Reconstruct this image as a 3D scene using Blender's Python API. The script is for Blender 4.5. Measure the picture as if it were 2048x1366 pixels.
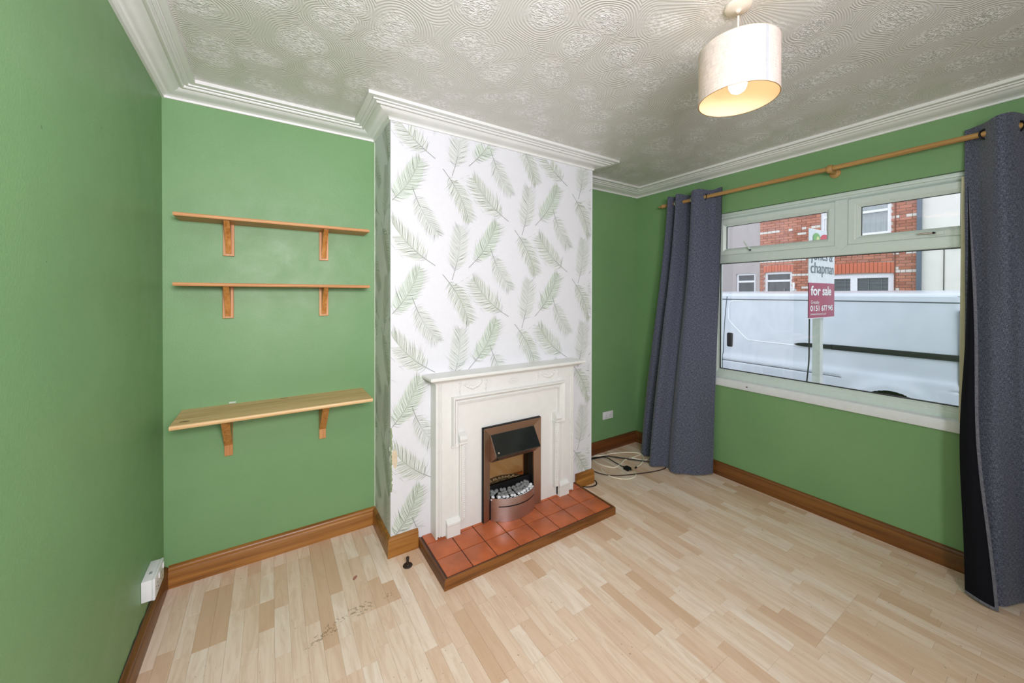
import bpy, bmesh, math, random
from mathutils import Vector, Matrix, noise
random.seed(7)
S = bpy.context.scene
COL = S.collection
PI = math.pi
for o in list(bpy.data.objects): bpy.data.objects.remove(o)

# ------------------------------------------------------------------ camera
CX, CY, CZ = 0.4499, -2.4982, 1.4667
cam_d = bpy.data.cameras.new('camera'); cam = bpy.data.objects.new('camera', cam_d); COL.objects.link(cam)
def cam_matrix(yaw, pitch, roll):
    y, p, r = map(math.radians, (yaw, pitch, roll))
    F = Vector((math.sin(y)*math.cos(p), math.cos(y)*math.cos(p), math.sin(p)))
    R = Vector((math.cos(y), -math.sin(y), 0)); U = R.cross(F)
    R2 = R*math.cos(r)+U*math.sin(r); U2 = -R*math.sin(r)+U*math.cos(r)
    m = Matrix((R2, U2, -F)).transposed().to_4x4(); m.translation = Vector((CX, CY, CZ)); return m
cam.matrix_world = cam_matrix(32.7411, -0.4391, 0.1437)
cam_d.sensor_fit = 'HORIZONTAL'; cam_d.sensor_width = 36
cam_d.lens = 750.8476/2048*36
cam_d.shift_x = 0; cam_d.shift_y = -86.9706/2048
cam_d.clip_start = 0.02; cam_d.clip_end = 200
S.camera = cam

# ------------------------------------------------------------------ world, lights, exposure
S.view_settings.view_transform = 'Standard'; S.view_settings.look = 'None'
S.view_settings.gamma = 1; S.view_settings.use_curve_mapping = False
S.view_settings.exposure = 0.07
W_ = bpy.data.worlds.new('World'); S.world = W_; W_.use_nodes = True
bg = W_.node_tree.nodes['Background']; bg.inputs[0].default_value = (0.86, 0.92, 1.0, 1); bg.inputs[1].default_value = 1.75
def area(name, loc, target, sx, sy, power, col=(1, 1, 1)):
    d = bpy.data.lights.new(name, 'AREA'); d.shape = 'RECTANGLE'; d.size = sx; d.size_y = sy; d.energy = power; d.color = col
    o = bpy.data.objects.new(name, d); COL.objects.link(o); o.location = loc
    o.rotation_euler = (Vector(target)-Vector(loc)).to_track_quat('-Z', 'Y').to_euler(); return o
area('bounced_flash', (0.50, -2.85, 1.85), (0.62, -1.75, 2.5), .4, .4, 30, (1.0, 0.945, 1.03))
area('rear_main_fill', (0.70, -3.35, 1.75), (0.80, 0, 0.85), .55, .55, 48, (1.0, 0.935, 1.03))  # main fill light added behind the camera to brighten the room
area('rear_wide_fill', (1.3, -4.15, 1.65), (1.5, 0, 1.1), 2.0, 1.4, 2.5, (1.0, 0.95, 1.02))  # broad weak fill added before the rear wall, which has no opening

# ------------------------------------------------------------------ room numbers
W, H, HC, PR = 3.5435, 2.5, 2.4412, 0.1467
A, C_, B = 1.0132, 0.3682, 2.5576          # chimney breast: left edge, depth, right edge
YB = -4.25                                  # wall behind the camera
BH, BT = 0.109, 0.02
OY0, OY1, OZ0, OZ1 = -0.772, -2.165, 0.74, 2.136   # window opening

# ------------------------------------------------------------------ material helpers
def lin(c):
    return tuple(((v/255)/12.92 if v/255 <= .04045 else ((v/255+.055)/1.055)**2.4) for v in c)+(1,)
class NT:
    def __init__(s, name):
        s.m = bpy.data.materials.new(name); s.m.use_nodes = True; s.t = s.m.node_tree; s.n = s.t.nodes
        s.b = s.n['Principled BSDF']; s.out = s.n['Material Output']
    def add(s, ty, **kw):
        n = s.n.new(ty)
        for k, v in kw.items(): setattr(n, k, v)
        return n
    def link(s, a, b): s.t.links.new(a, b)
    def setv(s, sock, v):
        if hasattr(v, 'is_linked') or isinstance(v, bpy.types.NodeSocket): s.link(v, sock)
        else: sock.default_value = v
    def math(s, op, a, b=None, c=None, clamp=False):
        n = s.add('ShaderNodeMath', operation=op); n.use_clamp = clamp; s.setv(n.inputs[0], a)
        if b is not None: s.setv(n.inputs[1], b)
        if c is not None: s.setv(n.inputs[2], c)
        return n.outputs[0]
    def coord(s, kind='Object'): return s.add('ShaderNodeTexCoord').outputs[kind]
    def mapping(s, v, sc=(1, 1, 1), loc=(0, 0, 0), rot=(0, 0, 0)):
        n = s.add('ShaderNodeMapping'); s.link(v, n.inputs[0]); n.inputs['Scale'].default_value = sc
        n.inputs['Location'].default_value = loc; n.inputs['Rotation'].default_value = rot; return n.outputs[0]
    def noise(s, v, scale, detail=3, rough=.5, dist=0, out=0):
        n = s.add('ShaderNodeTexNoise'); s.link(v, n.inputs['Vector']); n.inputs['Scale'].default_value = scale
        n.inputs['Detail'].default_value = detail; n.inputs['Roughness'].default_value = rough; n.inputs['Distortion'].default_value = dist
        return n.outputs[out]
    def ramp(s, f, stops, interp='LINEAR'):
        n = s.add('ShaderNodeValToRGB'); s.link(f, n.inputs[0]); r = n.color_ramp; r.interpolation = interp
        while len(r.elements) < len(stops): r.elements.new(.5)
        for e, (p, c) in zip(r.elements, stops):
            e.position = p; e.color = c if len(c) == 4 else lin(c)
        return n.outputs[0]
    def mix(s, f, a, b, mode='MIX'):
        n = s.add('ShaderNodeMix', data_type='RGBA', blend_type=mode); s.setv(n.inputs[0], f); s.setv(n.inputs[6], a); s.setv(n.inputs[7], b)
        return n.outputs[2]
    def bump(s, h, dist, strength=1.0, prev=None):
        n = s.add('ShaderNodeBump'); s.link(h, n.inputs['Height']); n.inputs['Distance'].default_value = dist; n.inputs['Strength'].default_value = strength
        if prev is not None: s.link(prev, n.inputs['Normal'])
        return n.outputs[0]
    def fin(s, color=None, rough=None, metal=None, normal=None, spec=None):
        if color is not None: s.setv(s.b.inputs['Base Color'], color)
        if rough is not None: s.setv(s.b.inputs['Roughness'], rough)
        if metal is not None: s.b.inputs['Metallic'].default_value = metal
        if spec is not None: s.b.inputs['Specular IOR Level'].default_value = spec
        if normal is not None: s.link(normal, s.b.inputs['Normal'])
        return s.m
def plain(name, c, rough=.5, metal=0, spec=.5, var=0.06, nscale=30, bump=0):
    t = NT(name); co = t.coord(); f = t.noise(co, nscale, 3)
    c1 = tuple(max(0, v*(1-var)) for v in lin(c)[:3])+(1,); c2 = tuple(min(1, v*(1+var)) for v in lin(c)[:3])+(1,)
    col = t.ramp(f, [(.3, c1), (.7, c2)])
    return t.fin(col, rough, metal, t.bump(f, bump) if bump else None, spec)

def mat_green():
    t = NT('green_wall_paint'); co = t.coord('Generated'); co = t.add('ShaderNodeNewGeometry').outputs['Position']
    f = t.noise(co, 1.7, 3); g = t.noise(co, 140, 2); h = t.noise(co, 9, 4, .6)
    col = t.ramp(f, [(.3, (113, 154, 104)), (.7, (121, 161, 110))])
    # small scuffs of bare filler and grime
    v = t.add('ShaderNodeTexVoronoi'); t.link(co, v.inputs['Vector']); v.inputs['Scale'].default_value = 6.5; v.inputs['Randomness'].default_value = 1
    sp = t.math('LESS_THAN', v.outputs['Distance'], .028); gate = t.math('GREATER_THAN', t.noise(co, 2.3, 1), .5)
    col = t.mix(t.math('MULTIPLY', sp, t.math('MULTIPLY', gate, .6)), col, lin((88, 112, 74)))
    r = t.ramp(h, [(.3, (.42, .42, .42, 1)), (.7, (.54, .54, .54, 1))])
    nb = t.bump(g, .0009, .6); nb = t.bump(t.noise(co, 5, 3), .003, .5, nb)
    return t.fin(col, r, 0, nb, .45)
def mat_ceiling():
    t = NT('artex_ceiling'); co = t.add('ShaderNodeNewGeometry').outputs['Position']
    wn = t.add('ShaderNodeTexNoise'); t.link(co, wn.inputs['Vector']); wn.inputs['Scale'].default_value = 3.2; wn.inputs['Detail'].default_value = 1
    sub = t.add('ShaderNodeVectorMath', operation='SUBTRACT'); t.link(wn.outputs['Color'], sub.inputs[0]); sub.inputs[1].default_value = (.5, .5, .5)
    sc = t.add('ShaderNodeVectorMath', operation='SCALE'); t.link(sub.outputs[0], sc.inputs[0]); sc.inputs['Scale'].default_value = .16
    ad = t.add('ShaderNodeVectorMath', operation='ADD'); t.link(co, ad.inputs[0]); t.link(sc.outputs[0], ad.inputs[1])
    v = t.add('ShaderNodeTexVoronoi', voronoi_dimensions='2D'); t.link(ad.outputs[0], v.inputs['Vector']); v.inputs['Scale'].default_value = 5.0; v.inputs['Randomness'].default_value = .75
    d = v.outputs['Distance']
    rings = t.math('SINE', t.math('MULTIPLY', d, 2*PI/(.0105*5.0)))
    inner = t.math('MULTIPLY', t.math('SUBTRACT', .44, d, clamp=True), 4.5, clamp=True)
    outer = t.math('MULTIPLY', t.math('SUBTRACT', d, .16, clamp=True), 4.0, clamp=True)
    rough = t.noise(t.mapping(ad.outputs[0], (1, 2.4, 1), rot=(0, 0, .35)), 42, 1, .5, .8)
    ridg = t.math('SMOOTH_MAX', t.math('SUBTRACT', 1.0, t.math('ABSOLUTE', t.math('MULTIPLY', t.math('SUBTRACT', rough, .5), 7.0))), 0.0, .35)
    h = t.math('ADD', t.math('MULTIPLY', rings, t.math('MULTIPLY', outer, .20)), t.math('MULTIPLY', ridg, t.math('ADD', t.math('MULTIPLY', inner, .72), .04)))
    # combed sunburst round the ceiling rose
    sx = t.add('ShaderNodeSeparateXYZ'); t.link(co, sx.inputs[0])
    dx = t.math('SUBTRACT', sx.outputs[0], 1.85); dy = t.math('SUBTRACT', sx.outputs[1], -1.802)
    ang = t.math('ARCTAN2', dy, dx); rr = t.math('SQRT', t.math('ADD', t.math('MULTIPLY', dx, dx), t.math('MULTIPLY', dy, dy)))
    burst = t.math('SINE', t.math('ADD', t.math('MULTIPLY', ang, 84), t.math('MULTIPLY', t.noise(co, 6, 1), 9)))
    mk = t.math('MULTIPLY', t.math('SUBTRACT', .36, rr), 9, clamp=True)
    h2 = t.math('ADD', t.math('MULTIPLY', h, t.math('SUBTRACT', 1, mk)), t.math('MULTIPLY', t.math('MULTIPLY', burst, .12), mk))
    nb = t.bump(h2, .0030, 1.0)
    # glints put into the colour: raised ridges whiter, hollows greyer
    glint = t.math('MULTIPLY', t.math('MULTIPLY', ridg, ridg), t.math('ADD', t.math('MULTIPLY', inner, .95), .05), clamp=True)
    col = t.mix(glint, lin((212, 211, 205)), lin((250, 250, 250)))
    return t.fin(col, .27, 0, nb, 1.0)
def mat_wood(name, dark, mid, light, axis=0, rough=.42, grain=26, knots=True, spec=.4, knot_col=(70, 38, 16), ks=3.2):
    t = NT(name); co = t.coord('Object')
    oi = t.add('ShaderNodeObjectInfo'); off = t.add('ShaderNodeVectorMath', operation='ADD'); t.link(co, off.inputs[0])
    cm = t.add('ShaderNodeCombineXYZ')
    for i in range(3): t.link(t.math('MULTIPLY', oi.outputs['Random'], 7.3+i*3.1), cm.inputs[i])
    t.link(cm.outputs[0], off.inputs[1]); co = off.outputs[0]
    s = [1, 1, 1]; s[axis] = .06
    f = t.noise(t.mapping(co, s), grain, 5, .6, .6)
    g = t.noise(t.mapping(co, [v if v == 1 else .03 for v in s]), grain*4, 2, .5)
    f2 = t.math('ADD', t.math('MULTIPLY', f, .75), t.math('MULTIPLY', g, .25))
    col = t.ramp(f2, [(.33, dark), (.5, mid), (.68, light)])
    if knots:
        s2 = [1, 1, 1]; s2[axis] = .42
        v = t.add('ShaderNodeTexVoronoi'); t.link(t.mapping(co, s2), v.inputs['Vector']); v.inputs['Scale'].default_value = ks*2
        k = t.math('LESS_THAN', t.math('ADD', v.outputs['Distance'], t.math('MULTIPLY', f, .06)), .15)
        col = t.mix(t.math('MULTIPLY', k, .8), col, lin(knot_col))
    return t.fin(col, rough, 0, t.bump(f2, .0004), spec)
def mat_strip(name):
    t = NT(name); co = t.add('ShaderNodeNewGeometry').outputs['Position']
    oi = t.add('ShaderNodeObjectInfo'); rnd = oi.outputs['Random']
    wn = t.add('ShaderNodeTexWhiteNoise', noise_dimensions='1D'); t.link(t.math('MULTIPLY', rnd, 913.7), wn.inputs['W']); r2 = wn.outputs['Value']
    base = t.ramp(rnd, [(0, (212, 180, 150)), (.16, (224, 196, 170)), (.4, (231, 207, 184)), (.7, (237, 217, 197)), (1, (242, 228, 212))])
    cm = t.add('ShaderNodeCombineXYZ'); t.link(t.math('MULTIPLY', r2, 20), cm.inputs[0]); t.link(t.math('MULTIPLY', rnd, 31), cm.inputs[1])
    ad = t.add('ShaderNodeVectorMath', operation='ADD'); t.link(co, ad.inputs[0]); t.link(cm.outputs[0], ad.inputs[1])
    f = t.noise(t.mapping(ad.outputs[0], (1, .13, 1)), 34, 4, .6, 1.0)
    fl = t.noise(t.mapping(ad.outputs[0], (1, .3, 1)), 200, 2, .5)
    col = t.mix(t.ramp(f, [(.42, (0, 0, 0, 1)), (.62, (.38, .38, .38, 1))]), base, lin((202, 166, 134)))
    col = t.mix(t.math('MULTIPLY', fl, .14), col, lin((190, 152, 120)))
    # worn dirty scuffs in the walkway in front of the alcove
    sx = t.add('ShaderNodeSeparateXYZ'); t.link(co, sx.inputs[0])
    def spot(x, y, a, b, rot):
        dx = t.math('SUBTRACT', sx.outputs[0], x); dy = t.math('SUBTRACT', sx.outputs[1], y); c, s_ = math.cos(rot), math.sin(rot)
        u = t.math('DIVIDE', t.math('ADD', t.math('MULTIPLY', dx, c), t.math('MULTIPLY', dy, s_)), a)
        v = t.math('DIVIDE', t.math('SUBTRACT', t.math('MULTIPLY', dy, c), t.math('MULTIPLY', dx, s_)), b)
        return t.math('SUBTRACT', 1, t.math('ADD', t.math('MULTIPLY', u, u), t.math('MULTIPLY', v, v)), clamp=True)
    m = t.math('MAXIMUM', spot(.80, -.655, .09, .05, .1), spot(.655, -.70, .12, .045, .5))
    m = t.math('MAXIMUM', m, t.math('MULTIPLY', spot(.93, -.635, .05, .03, 0), .8))
    n = t.math('GREATER_THAN', t.math('ADD', t.noise(co, 75, 4, .7), t.math('MULTIPLY', m, .13)), .655)
    col = t.mix(t.math('MULTIPLY', t.math('MULTIPLY', n, t.math('MINIMUM', t.math('MULTIPLY', m, 3), 1.0)), .6), col, lin((112, 88, 58)))
    red = t.math('GREATER_THAN', t.math('ADD', spot(.815, -.432, .022, .011, .9), t.math('MULTIPLY', t.noise(co, 120, 2), .3)), .55)
    col = t.mix(t.math('MULTIPLY', red, .75), col, lin((150, 52, 50)))
    sp = t.math('GREATER_THAN', t.noise(co, 62, 1), .765)
    col = t.mix(t.math('MULTIPLY', sp, .5), col, lin((120, 96, 70)))
    return t.fin(col, .40, 0, t.bump(fl, .0002), .4)
def mat_fabric(name, c1, c2, c3, sc=330):
    t = NT(name); co = t.coord('UV')
    a = t.noise(t.mapping(co, (1, .16, 1)), sc, 2, .6); b = t.noise(t.mapping(co, (.14, 1, 1)), sc, 2, .6); c = t.noise(co, 7, 3)
    f = t.math('ADD', t.math('MULTIPLY', a, .5), t.math('MULTIPLY', b, .5))
    col = t.ramp(f, [(.40, c1), (.5, c2), (.60, c3)])
    col = t.mix(t.math('MULTIPLY', c, .3), col, lin(c2))
    t.b.inputs['Sheen Weight'].default_value = .25
    return t.fin(col, .9, 0, t.bump(f, .0012), .15)
def mat_glass(name='window_glass', tint=(1, 1, 1), refl=1.0):
    t = NT(name); tr = t.add('ShaderNodeBsdfTransparent'); tr.inputs[0].default_value = tint+(1,)
    gl = t.add('ShaderNodeBsdfGlossy'); gl.inputs['Roughness'].default_value = 0.0; gl.inputs[0].default_value = (1, 1, 1, 1)
    fr = t.add('ShaderNodeFresnel'); fr.inputs[0].default_value = 1.5
    mx = t.add('ShaderNodeMixShader'); t.link(t.math('MULTIPLY', fr.outputs[0], refl), mx.inputs[0]); t.link(tr.outputs[0], mx.inputs[1]); t.link(gl.outputs[0], mx.inputs[2])
    t.link(mx.outputs[0], t.out.inputs[0]); return t.m
def mat_steel(name, c=(150, 132, 118), rough=.32):
    t = NT(name); co = t.coord(); f = t.noise(t.mapping(co, (.6, .6, 60)), 22, 2)
    r = t.ramp(f, [(.3, (rough-.08,)*3+(1,)), (.7, (rough+.08,)*3+(1,))])
    return t.fin(lin(c), r, 1.0, t.bump(f, .0001))
def mat_emit(name, c, s):
    t = NT(name); e = t.add('ShaderNodeEmission'); e.inputs[0].default_value = c+(1,); e.inputs[1].default_value = s; t.link(e.outputs[0], t.out.inputs[0]); return t.m
def mat_translucent(name, c, tc, amt, weave=True):
    t = NT(name); co = t.coord('UV')
    f = t.noise(t.mapping(co, (1, .08, 1)), 300, 2, .6); g = t.noise(t.mapping(co, (.08, 1, 1)), 300, 2, .6)
    w = t.math('ADD', t.math('MULTIPLY', f, .5), t.math('MULTIPLY', g, .5))
    col = t.ramp(w, [(.38, tuple(int(v*.86) for v in c)), (.6, c)]) if weave else lin(c)
    d = t.add('ShaderNodeBsdfDiffuse'); t.setv(d.inputs[0], col)
    tl = t.add('ShaderNodeBsdfTranslucent'); tl.inputs[0].default_value = lin(tc)
    mx = t.add('ShaderNodeMixShader'); mx.inputs[0].default_value = amt; t.link(d.outputs[0], mx.inputs[1]); t.link(tl.outputs[0], mx.inputs[2])
    if weave: t.link(t.bump(w, .0008), d.inputs['Normal'])
    t.link(mx.outputs[0], t.out.inputs[0]); return t.m

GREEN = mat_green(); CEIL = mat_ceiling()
WHITE_GLOSS = plain('white_cornice_paint', (228, 230, 227), .38, var=.02, nscale=14, bump=.0006)
PAPER = plain('white_wallpaper', (220, 222, 226), .62, var=.012, nscale=60, bump=.0002)
FE = [plain('feather_print_wash', (215, 219, 216), .62, var=.03), plain('feather_print_pale', (182, 189, 184), .62, var=.04),
      plain('feather_print_sage', (156, 168, 147), .62, var=.05), plain('feather_print_stem', (146, 151, 144), .62, var=.05),
      plain('feather_print_green_wash', (208, 218, 210), .62, var=.03)]
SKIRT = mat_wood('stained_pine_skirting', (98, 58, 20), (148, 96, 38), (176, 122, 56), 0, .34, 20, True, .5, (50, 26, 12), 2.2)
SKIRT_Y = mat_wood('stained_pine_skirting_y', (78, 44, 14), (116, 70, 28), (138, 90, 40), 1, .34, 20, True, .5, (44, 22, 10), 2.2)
SHELFW = mat_wood('pine_shelf', (176, 118, 70), (198, 142, 92), (212, 162, 112), 0, .45, 24, True, .4, (92, 58, 30), 2.0)
SHELFW2 = mat_wood('pale_pine_shelf', (182, 138, 86), (214, 176, 124), (226, 194, 146), 0, .42, 24, True, .4, (84, 60, 38), 2.0)
BRACKW = mat_wood('pine_bracket', (176, 118, 66), (202, 146, 92), (214, 164, 112), 2, .45, 34, False, .4)
BRACEW = mat_wood('pine_brace', (150, 94, 40), (192, 130, 66), (208, 152, 88), 2, .4, 60, False, .4)
KNOT = plain('pine_knot', (92, 62, 34), .5, var=.3, nscale=120)
STRIP = mat_strip('laminate_beech_strip')
PLANK = plain('laminate_core', (150, 116, 84), .6)
CREAM = plain('cream_surround_paint', (225, 226, 222), .36, var=.02, nscale=20, bump=.0003)
UPVC = plain('white_window_plastic', (204, 218, 212), .3, var=.02)
SILLM = plain('white_sill_board', (220, 226, 228), .4, var=.03)
JAMB = plain('cream_jamb_paint', (204, 200, 170), .45, var=.04)
RUBBER = plain('black_rubber', (22, 22, 24), .5)
BLACKP = plain('black_plastic', (20, 20, 22), .55, spec=.3)
TILE = plain('terracotta_tile', (184, 98, 58), .36, var=.2, nscale=11, bump=.0006)
GROUT = plain('dark_grout', (70, 48, 40), .8)
STEEL = mat_steel('brushed_steel_frame', (176, 150, 134), .4); STEEL2 = mat_steel('brushed_steel_bow', (204, 194, 194), .4)
HOODM = plain('black_hood_glass', (30, 33, 32), .1, 0, .7)
MIRROR = NT('bronze_mirror_back').fin(lin((176, 148, 112)), .07, 1.0)
PEB_G = plain('grey_pebble', (128, 132, 132), .7, var=.2, nscale=90, bump=.0008)
PEB_W = plain('white_pebble', (226, 230, 234), .7, var=.03, nscale=90, bump=.0005)
CURT = mat_fabric('grey_blue_curtain_weave', (48, 50, 63), (82, 86, 103), (124, 129, 148), 430)
LINING = plain('black_curtain_lining', (20, 21, 27), .85, spec=.1)
HEM = mat_fabric('curtain_hem', (84, 84, 94), (104, 105, 116), (126, 128, 138))
POLEW = mat_wood('pale_pole_wood', (150, 112, 62), (176, 136, 80), (190, 152, 98), 1, .4, 30, False)
CHROME = mat_steel('chrome_ring', (205, 205, 205), .18)
SOCKET = plain('white_socket_plastic', (226, 228, 230), .32, var=.01)
PLASTW = plain('white_cable_sheath', (236, 230, 208), .45)
CABLEB = plain('black_cable_sheath', (24, 22, 22), .45)
CABLEBR = plain('dark_brown_cable', (66, 50, 42), .5)
RUST = plain('rusty_iron', (58, 46, 38), .6, .4, var=.3, nscale=120, bump=.001)
GLASS = mat_glass()
ROSEM = plain('cream_ceiling_rose', (222, 214, 200), .4)

# ------------------------------------------------------------------ mesh helpers
def mk(name, vs, fs, mat, parent=None, smooth=False, mats=None, fm=None, auto=None):
    me = bpy.data.meshes.new(name); me.from_pydata([tuple(v) for v in vs], [], fs)
    for m in (mats or [mat]): me.materials.append(m)
    if fm: me.polygons.foreach_set('material_index', fm)
    if smooth or auto is not None: me.polygons.foreach_set('use_smooth', [True]*len(me.polygons))
    if auto is not None: me.set_sharp_from_angle(angle=math.radians(auto))
    me.update()
    o = bpy.data.objects.new(name, me); COL.objects.link(o)
    if parent: o.parent = parent
    return o
def fromi(name, bm, mat, parent=None, auto=30, mats=None):
    bmesh.ops.recalc_face_normals(bm, faces=bm.faces)
    me = bpy.data.meshes.new(name); bm.to_mesh(me); bm.free()
    for m in (mats or [mat]): me.materials.append(m)
    if auto:
        me.polygons.foreach_set('use_smooth', [True]*len(me.polygons)); me.set_sharp_from_angle(angle=math.radians(auto))
    o = bpy.data.objects.new(name, me); COL.objects.link(o)
    if parent: o.parent = parent
    return o
def bbox(bm, x0, x1, y0, y1, z0, z1, bev=0, seg=1, mi=0):
    r = bmesh.ops.create_cube(bm, size=1); vs = r['verts']
    for v in vs: v.co = Vector(((x0+x1)/2+v.co.x*abs(x1-x0), (y0+y1)/2+v.co.y*abs(y1-y0), (z0+z1)/2+v.co.z*abs(z1-z0)))
    fs = {f for v in vs for f in v.link_faces}
    for f in fs: f.material_index = mi
    if bev: bmesh.ops.bevel(bm, geom=list({e for v in vs for e in v.link_edges}), offset=bev, segments=seg, profile=.6, affect='EDGES')
    return vs
def box(name, x0, x1, y0, y1, z0, z1, mat, parent=None, bev=0, seg=2):
    bm = bmesh.new(); bbox(bm, x0, x1, y0, y1, z0, z1, bev, seg); return fromi(name, bm, mat, parent)
def prism(bm, poly, lo, hi, fn, mi=0):
    """poly: 2-D points; fn(u,v,w)->xyz; extruded w from lo to hi"""
    a = [bm.verts.new(fn(u, v, lo)) for u, v in poly]; b = [bm.verts.new(fn(u, v, hi)) for u, v in poly]
    n = len(poly); fl = [bm.faces.new(a), bm.faces.new(b[::-1])]
    for i in range(n): fl.append(bm.faces.new((a[i], b[i], b[(i+1) % n], a[(i+1) % n])))
    for f in fl: f.material_index = mi
def sweep(path, prof, closed_prof=True):
    """plan path [(x,y)], interior to the right of travel; prof [(u,z)], u away from the wall"""
    vs, fs = [], []; n = len(path); m = len(prof)
    for i, p in enumerate(path):
        p = Vector(p)
        d0 = (Vector(path[i])-Vector(path[i-1])).normalized() if i > 0 else None
        d1 = (Vector(path[i+1])-Vector(path[i])).normalized() if i < n-1 else None
        if d0 is None: d0 = d1
        if d1 is None: d1 = d0
        n0 = Vector((d0.y, -d0.x)); n1 = Vector((d1.y, -d1.x)); mt = (n0+n1)/(1+n0.dot(n1))
        for u, z in prof: q = p+mt*u; vs.append((q.x, q.y, z))
    for i in range(n-1):
        for j in range(m if closed_prof else m-1):
            k = (j+1) % m; fs.append((i*m+j, i*m+k, (i+1)*m+k, (i+1)*m+j))
    if closed_prof: fs.append(tuple(range(m))[::-1]); fs.append(tuple((n-1)*m+j for j in range(m)))
    return vs, fs
def catmull(pts, k=8):
    P = [Vector(p) for p in pts]; out = []
    for i in range(len(P)-1):
        p0 = P[max(i-1, 0)]; p1 = P[i]; p2 = P[i+1]; p3 = P[min(i+2, len(P)-1)]
        for j in range(k):
            t = j/k; out.append(.5*((2*p1)+(-p0+p2)*t+(2*p0-5*p1+4*p2-p3)*t*t+(-p0+3*p1-3*p2+p3)*t**3))
    out.append(P[-1]); return out
def tube(name, pts, r, mat, parent=None, n=8, k=6, bm=None):
    P = catmull(pts, k) if k > 1 else [Vector(p) for p in pts]
    vs, fs = [], []; up = Vector((0, 0, 1)); prev = None
    for i, p in enumerate(P):
        d = (P[min(i+1, len(P)-1)]-P[max(i-1, 0)]).normalized()
        if prev is None: s = d.cross(up); s = s.normalized() if s.length > 1e-4 else Vector((1, 0, 0))
        else: s = (prev-d*prev.dot(d)).normalized()
        prev = s; t = s.cross(d)
        rr = r(i/(len(P)-1)) if callable(r) else r
        for j in range(n):
            a = 2*PI*j/n; vs.append(p+s*math.cos(a)*rr+t*math.sin(a)*rr)
    for i in range(len(P)-1):
        for j in range(n): fs.append((i*n+j, i*n+(j+1) % n, (i+1)*n+(j+1) % n, (i+1)*n+j))
    fs.append(tuple(range(n))[::-1]); fs.append(tuple((len(P)-1)*n+j for j in range(n)))
    if bm is not None:
        V = [bm.verts.new(v) for v in vs]
        for f in fs: bm.faces.new([V[i] for i in f])
        return
    return mk(name, vs, fs, mat, parent, auto=50)
def lathe(name, prof, mat, parent=None, loc=(0, 0, 0), n=40, axis='z', auto=35, caps=False):
    vs, fs = [], []; m = len(prof)
    for i in range(n):
        a = 2*PI*i/n; c, s = math.cos(a), math.sin(a)
        for r, z in prof:
            v = (r*c, r*s, z) if axis == 'z' else ((r*c, z, r*s) if axis == 'y' else (z, r*c, r*s))
            vs.append(Vector(v)+Vector(loc))
    for i in range(n):
        for j in range(m-1): fs.append((i*m+j, ((i+1) % n)*m+j, ((i+1) % n)*m+j+1, i*m+j+1))
    bm = bmesh.new(); V = [bm.verts.new(v) for v in vs]
    for f in fs: bm.faces.new([V[i] for i in f])
    bmesh.ops.remove_doubles(bm, verts=bm.verts, dist=1e-6)
    bmesh.ops.dissolve_degenerate(bm, edges=bm.edges, dist=1e-6)
    return fromi(name, bm, mat, parent, auto)
def torus(name, R, r, mat, parent, loc, nrm, n=28, m=8):
    q = Vector(nrm).normalized().to_track_quat('Z', 'Y'); vs, fs = [], []
    for i in range(n):
        a = 2*PI*i/n
        for j in range(m):
            b = 2*PI*j/m; v = Vector(((R+r*math.cos(b))*math.cos(a), (R+r*math.cos(b))*math.sin(a), r*.5*math.sin(b))); vs.append(q@v+Vector(loc))
    for i in range(n):
        for j in range(m): fs.append((i*m+j, ((i+1) % n)*m+j, ((i+1) % n)*m+(j+1) % m, i*m+(j+1) % m))
    return mk(name, vs, fs, mat, parent, smooth=True)
def thing(name, label, cat, loc=(0, 0, 0), group=None):
    o = bpy.data.objects.new(name, None); COL.objects.link(o); o['label'] = label; o['category'] = cat
    o.empty_display_size = .05
    if group: o['group'] = group
    o['_loc'] = list(loc); return o
def tag(o, label, cat, group=None):
    o['label'] = label; o['category'] = cat
    if group: o['group'] = group
    return o
def struct(o): o['kind'] = 'structure'; return o
def rebase(root, loc):
    """move the Empty to the thing's base while its world-space parts stay put"""
    root.location = loc; inv = Vector(loc)
    for ch in root.children: ch.location = ch.location-inv

# ------------------------------------------------------------------ walls, ceiling, floor
T = .25
def slab(name, x0, x1, y0, y1, z0, z1, mat, parent=None): return struct(box(name, x0, x1, y0, y1, z0, z1, mat, parent))
slab('wall_back', -T, W+.09, 0, T, -.05, H+.1, GREEN)
slab('wall_left', -T, 0, YB, 0, -.05, H+.1, GREEN)
slab('wall_front', -T, W+.09, YB-T, YB, -.05, H+.1, plain('pale_rear_wall', (222, 220, 212), .6))
# window wall as one mesh with an opening
bm = bmesh.new()
TW_ = .09
bbox(bm, W, W+TW_, YB, OY1, -.05, H+.1); bbox(bm, W, W+TW_, OY0, 0, -.05, H+.1)
bbox(bm, W, W+TW_, OY1, OY0, -.05, OZ0); bbox(bm, W, W+TW_, OY1, OY0, OZ1, H+.1)
struct(fromi('wall_right', bm, GREEN, auto=None))
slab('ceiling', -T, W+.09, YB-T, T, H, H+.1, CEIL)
breast = struct(box('wall_chimney', A, B, -C_, .0, -.05, H, PAPER))
# cornice all round
cp = [(0, 2.437), (.010, 2.437), (.012, 2.447), (.018, 2.450), (.022, 2.4525), (.034, 2.454), (.052, 2.459), (.068, 2.467), (.078, 2.476), (.084, 2.4765), (.085, 2.471),
      (.094, 2.470), (.099, 2.474), (.101, 2.481), (.105, 2.4815), (.107, 2.477), (.117, 2.478), (.119, 2.486), (.124, 2.487), (.125, 2.4825), (.1467, 2.4835), (.1467, 2.505), (0, 2.505)]
HP = [(0, YB), (0, 0), (A, 0), (A, -C_), (B, -C_), (B, 0), (W, 0), (W, YB)]
v, f = sweep(HP, cp); struct(mk('trim_1', v, f, WHITE_GLOSS, auto=25))
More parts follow.
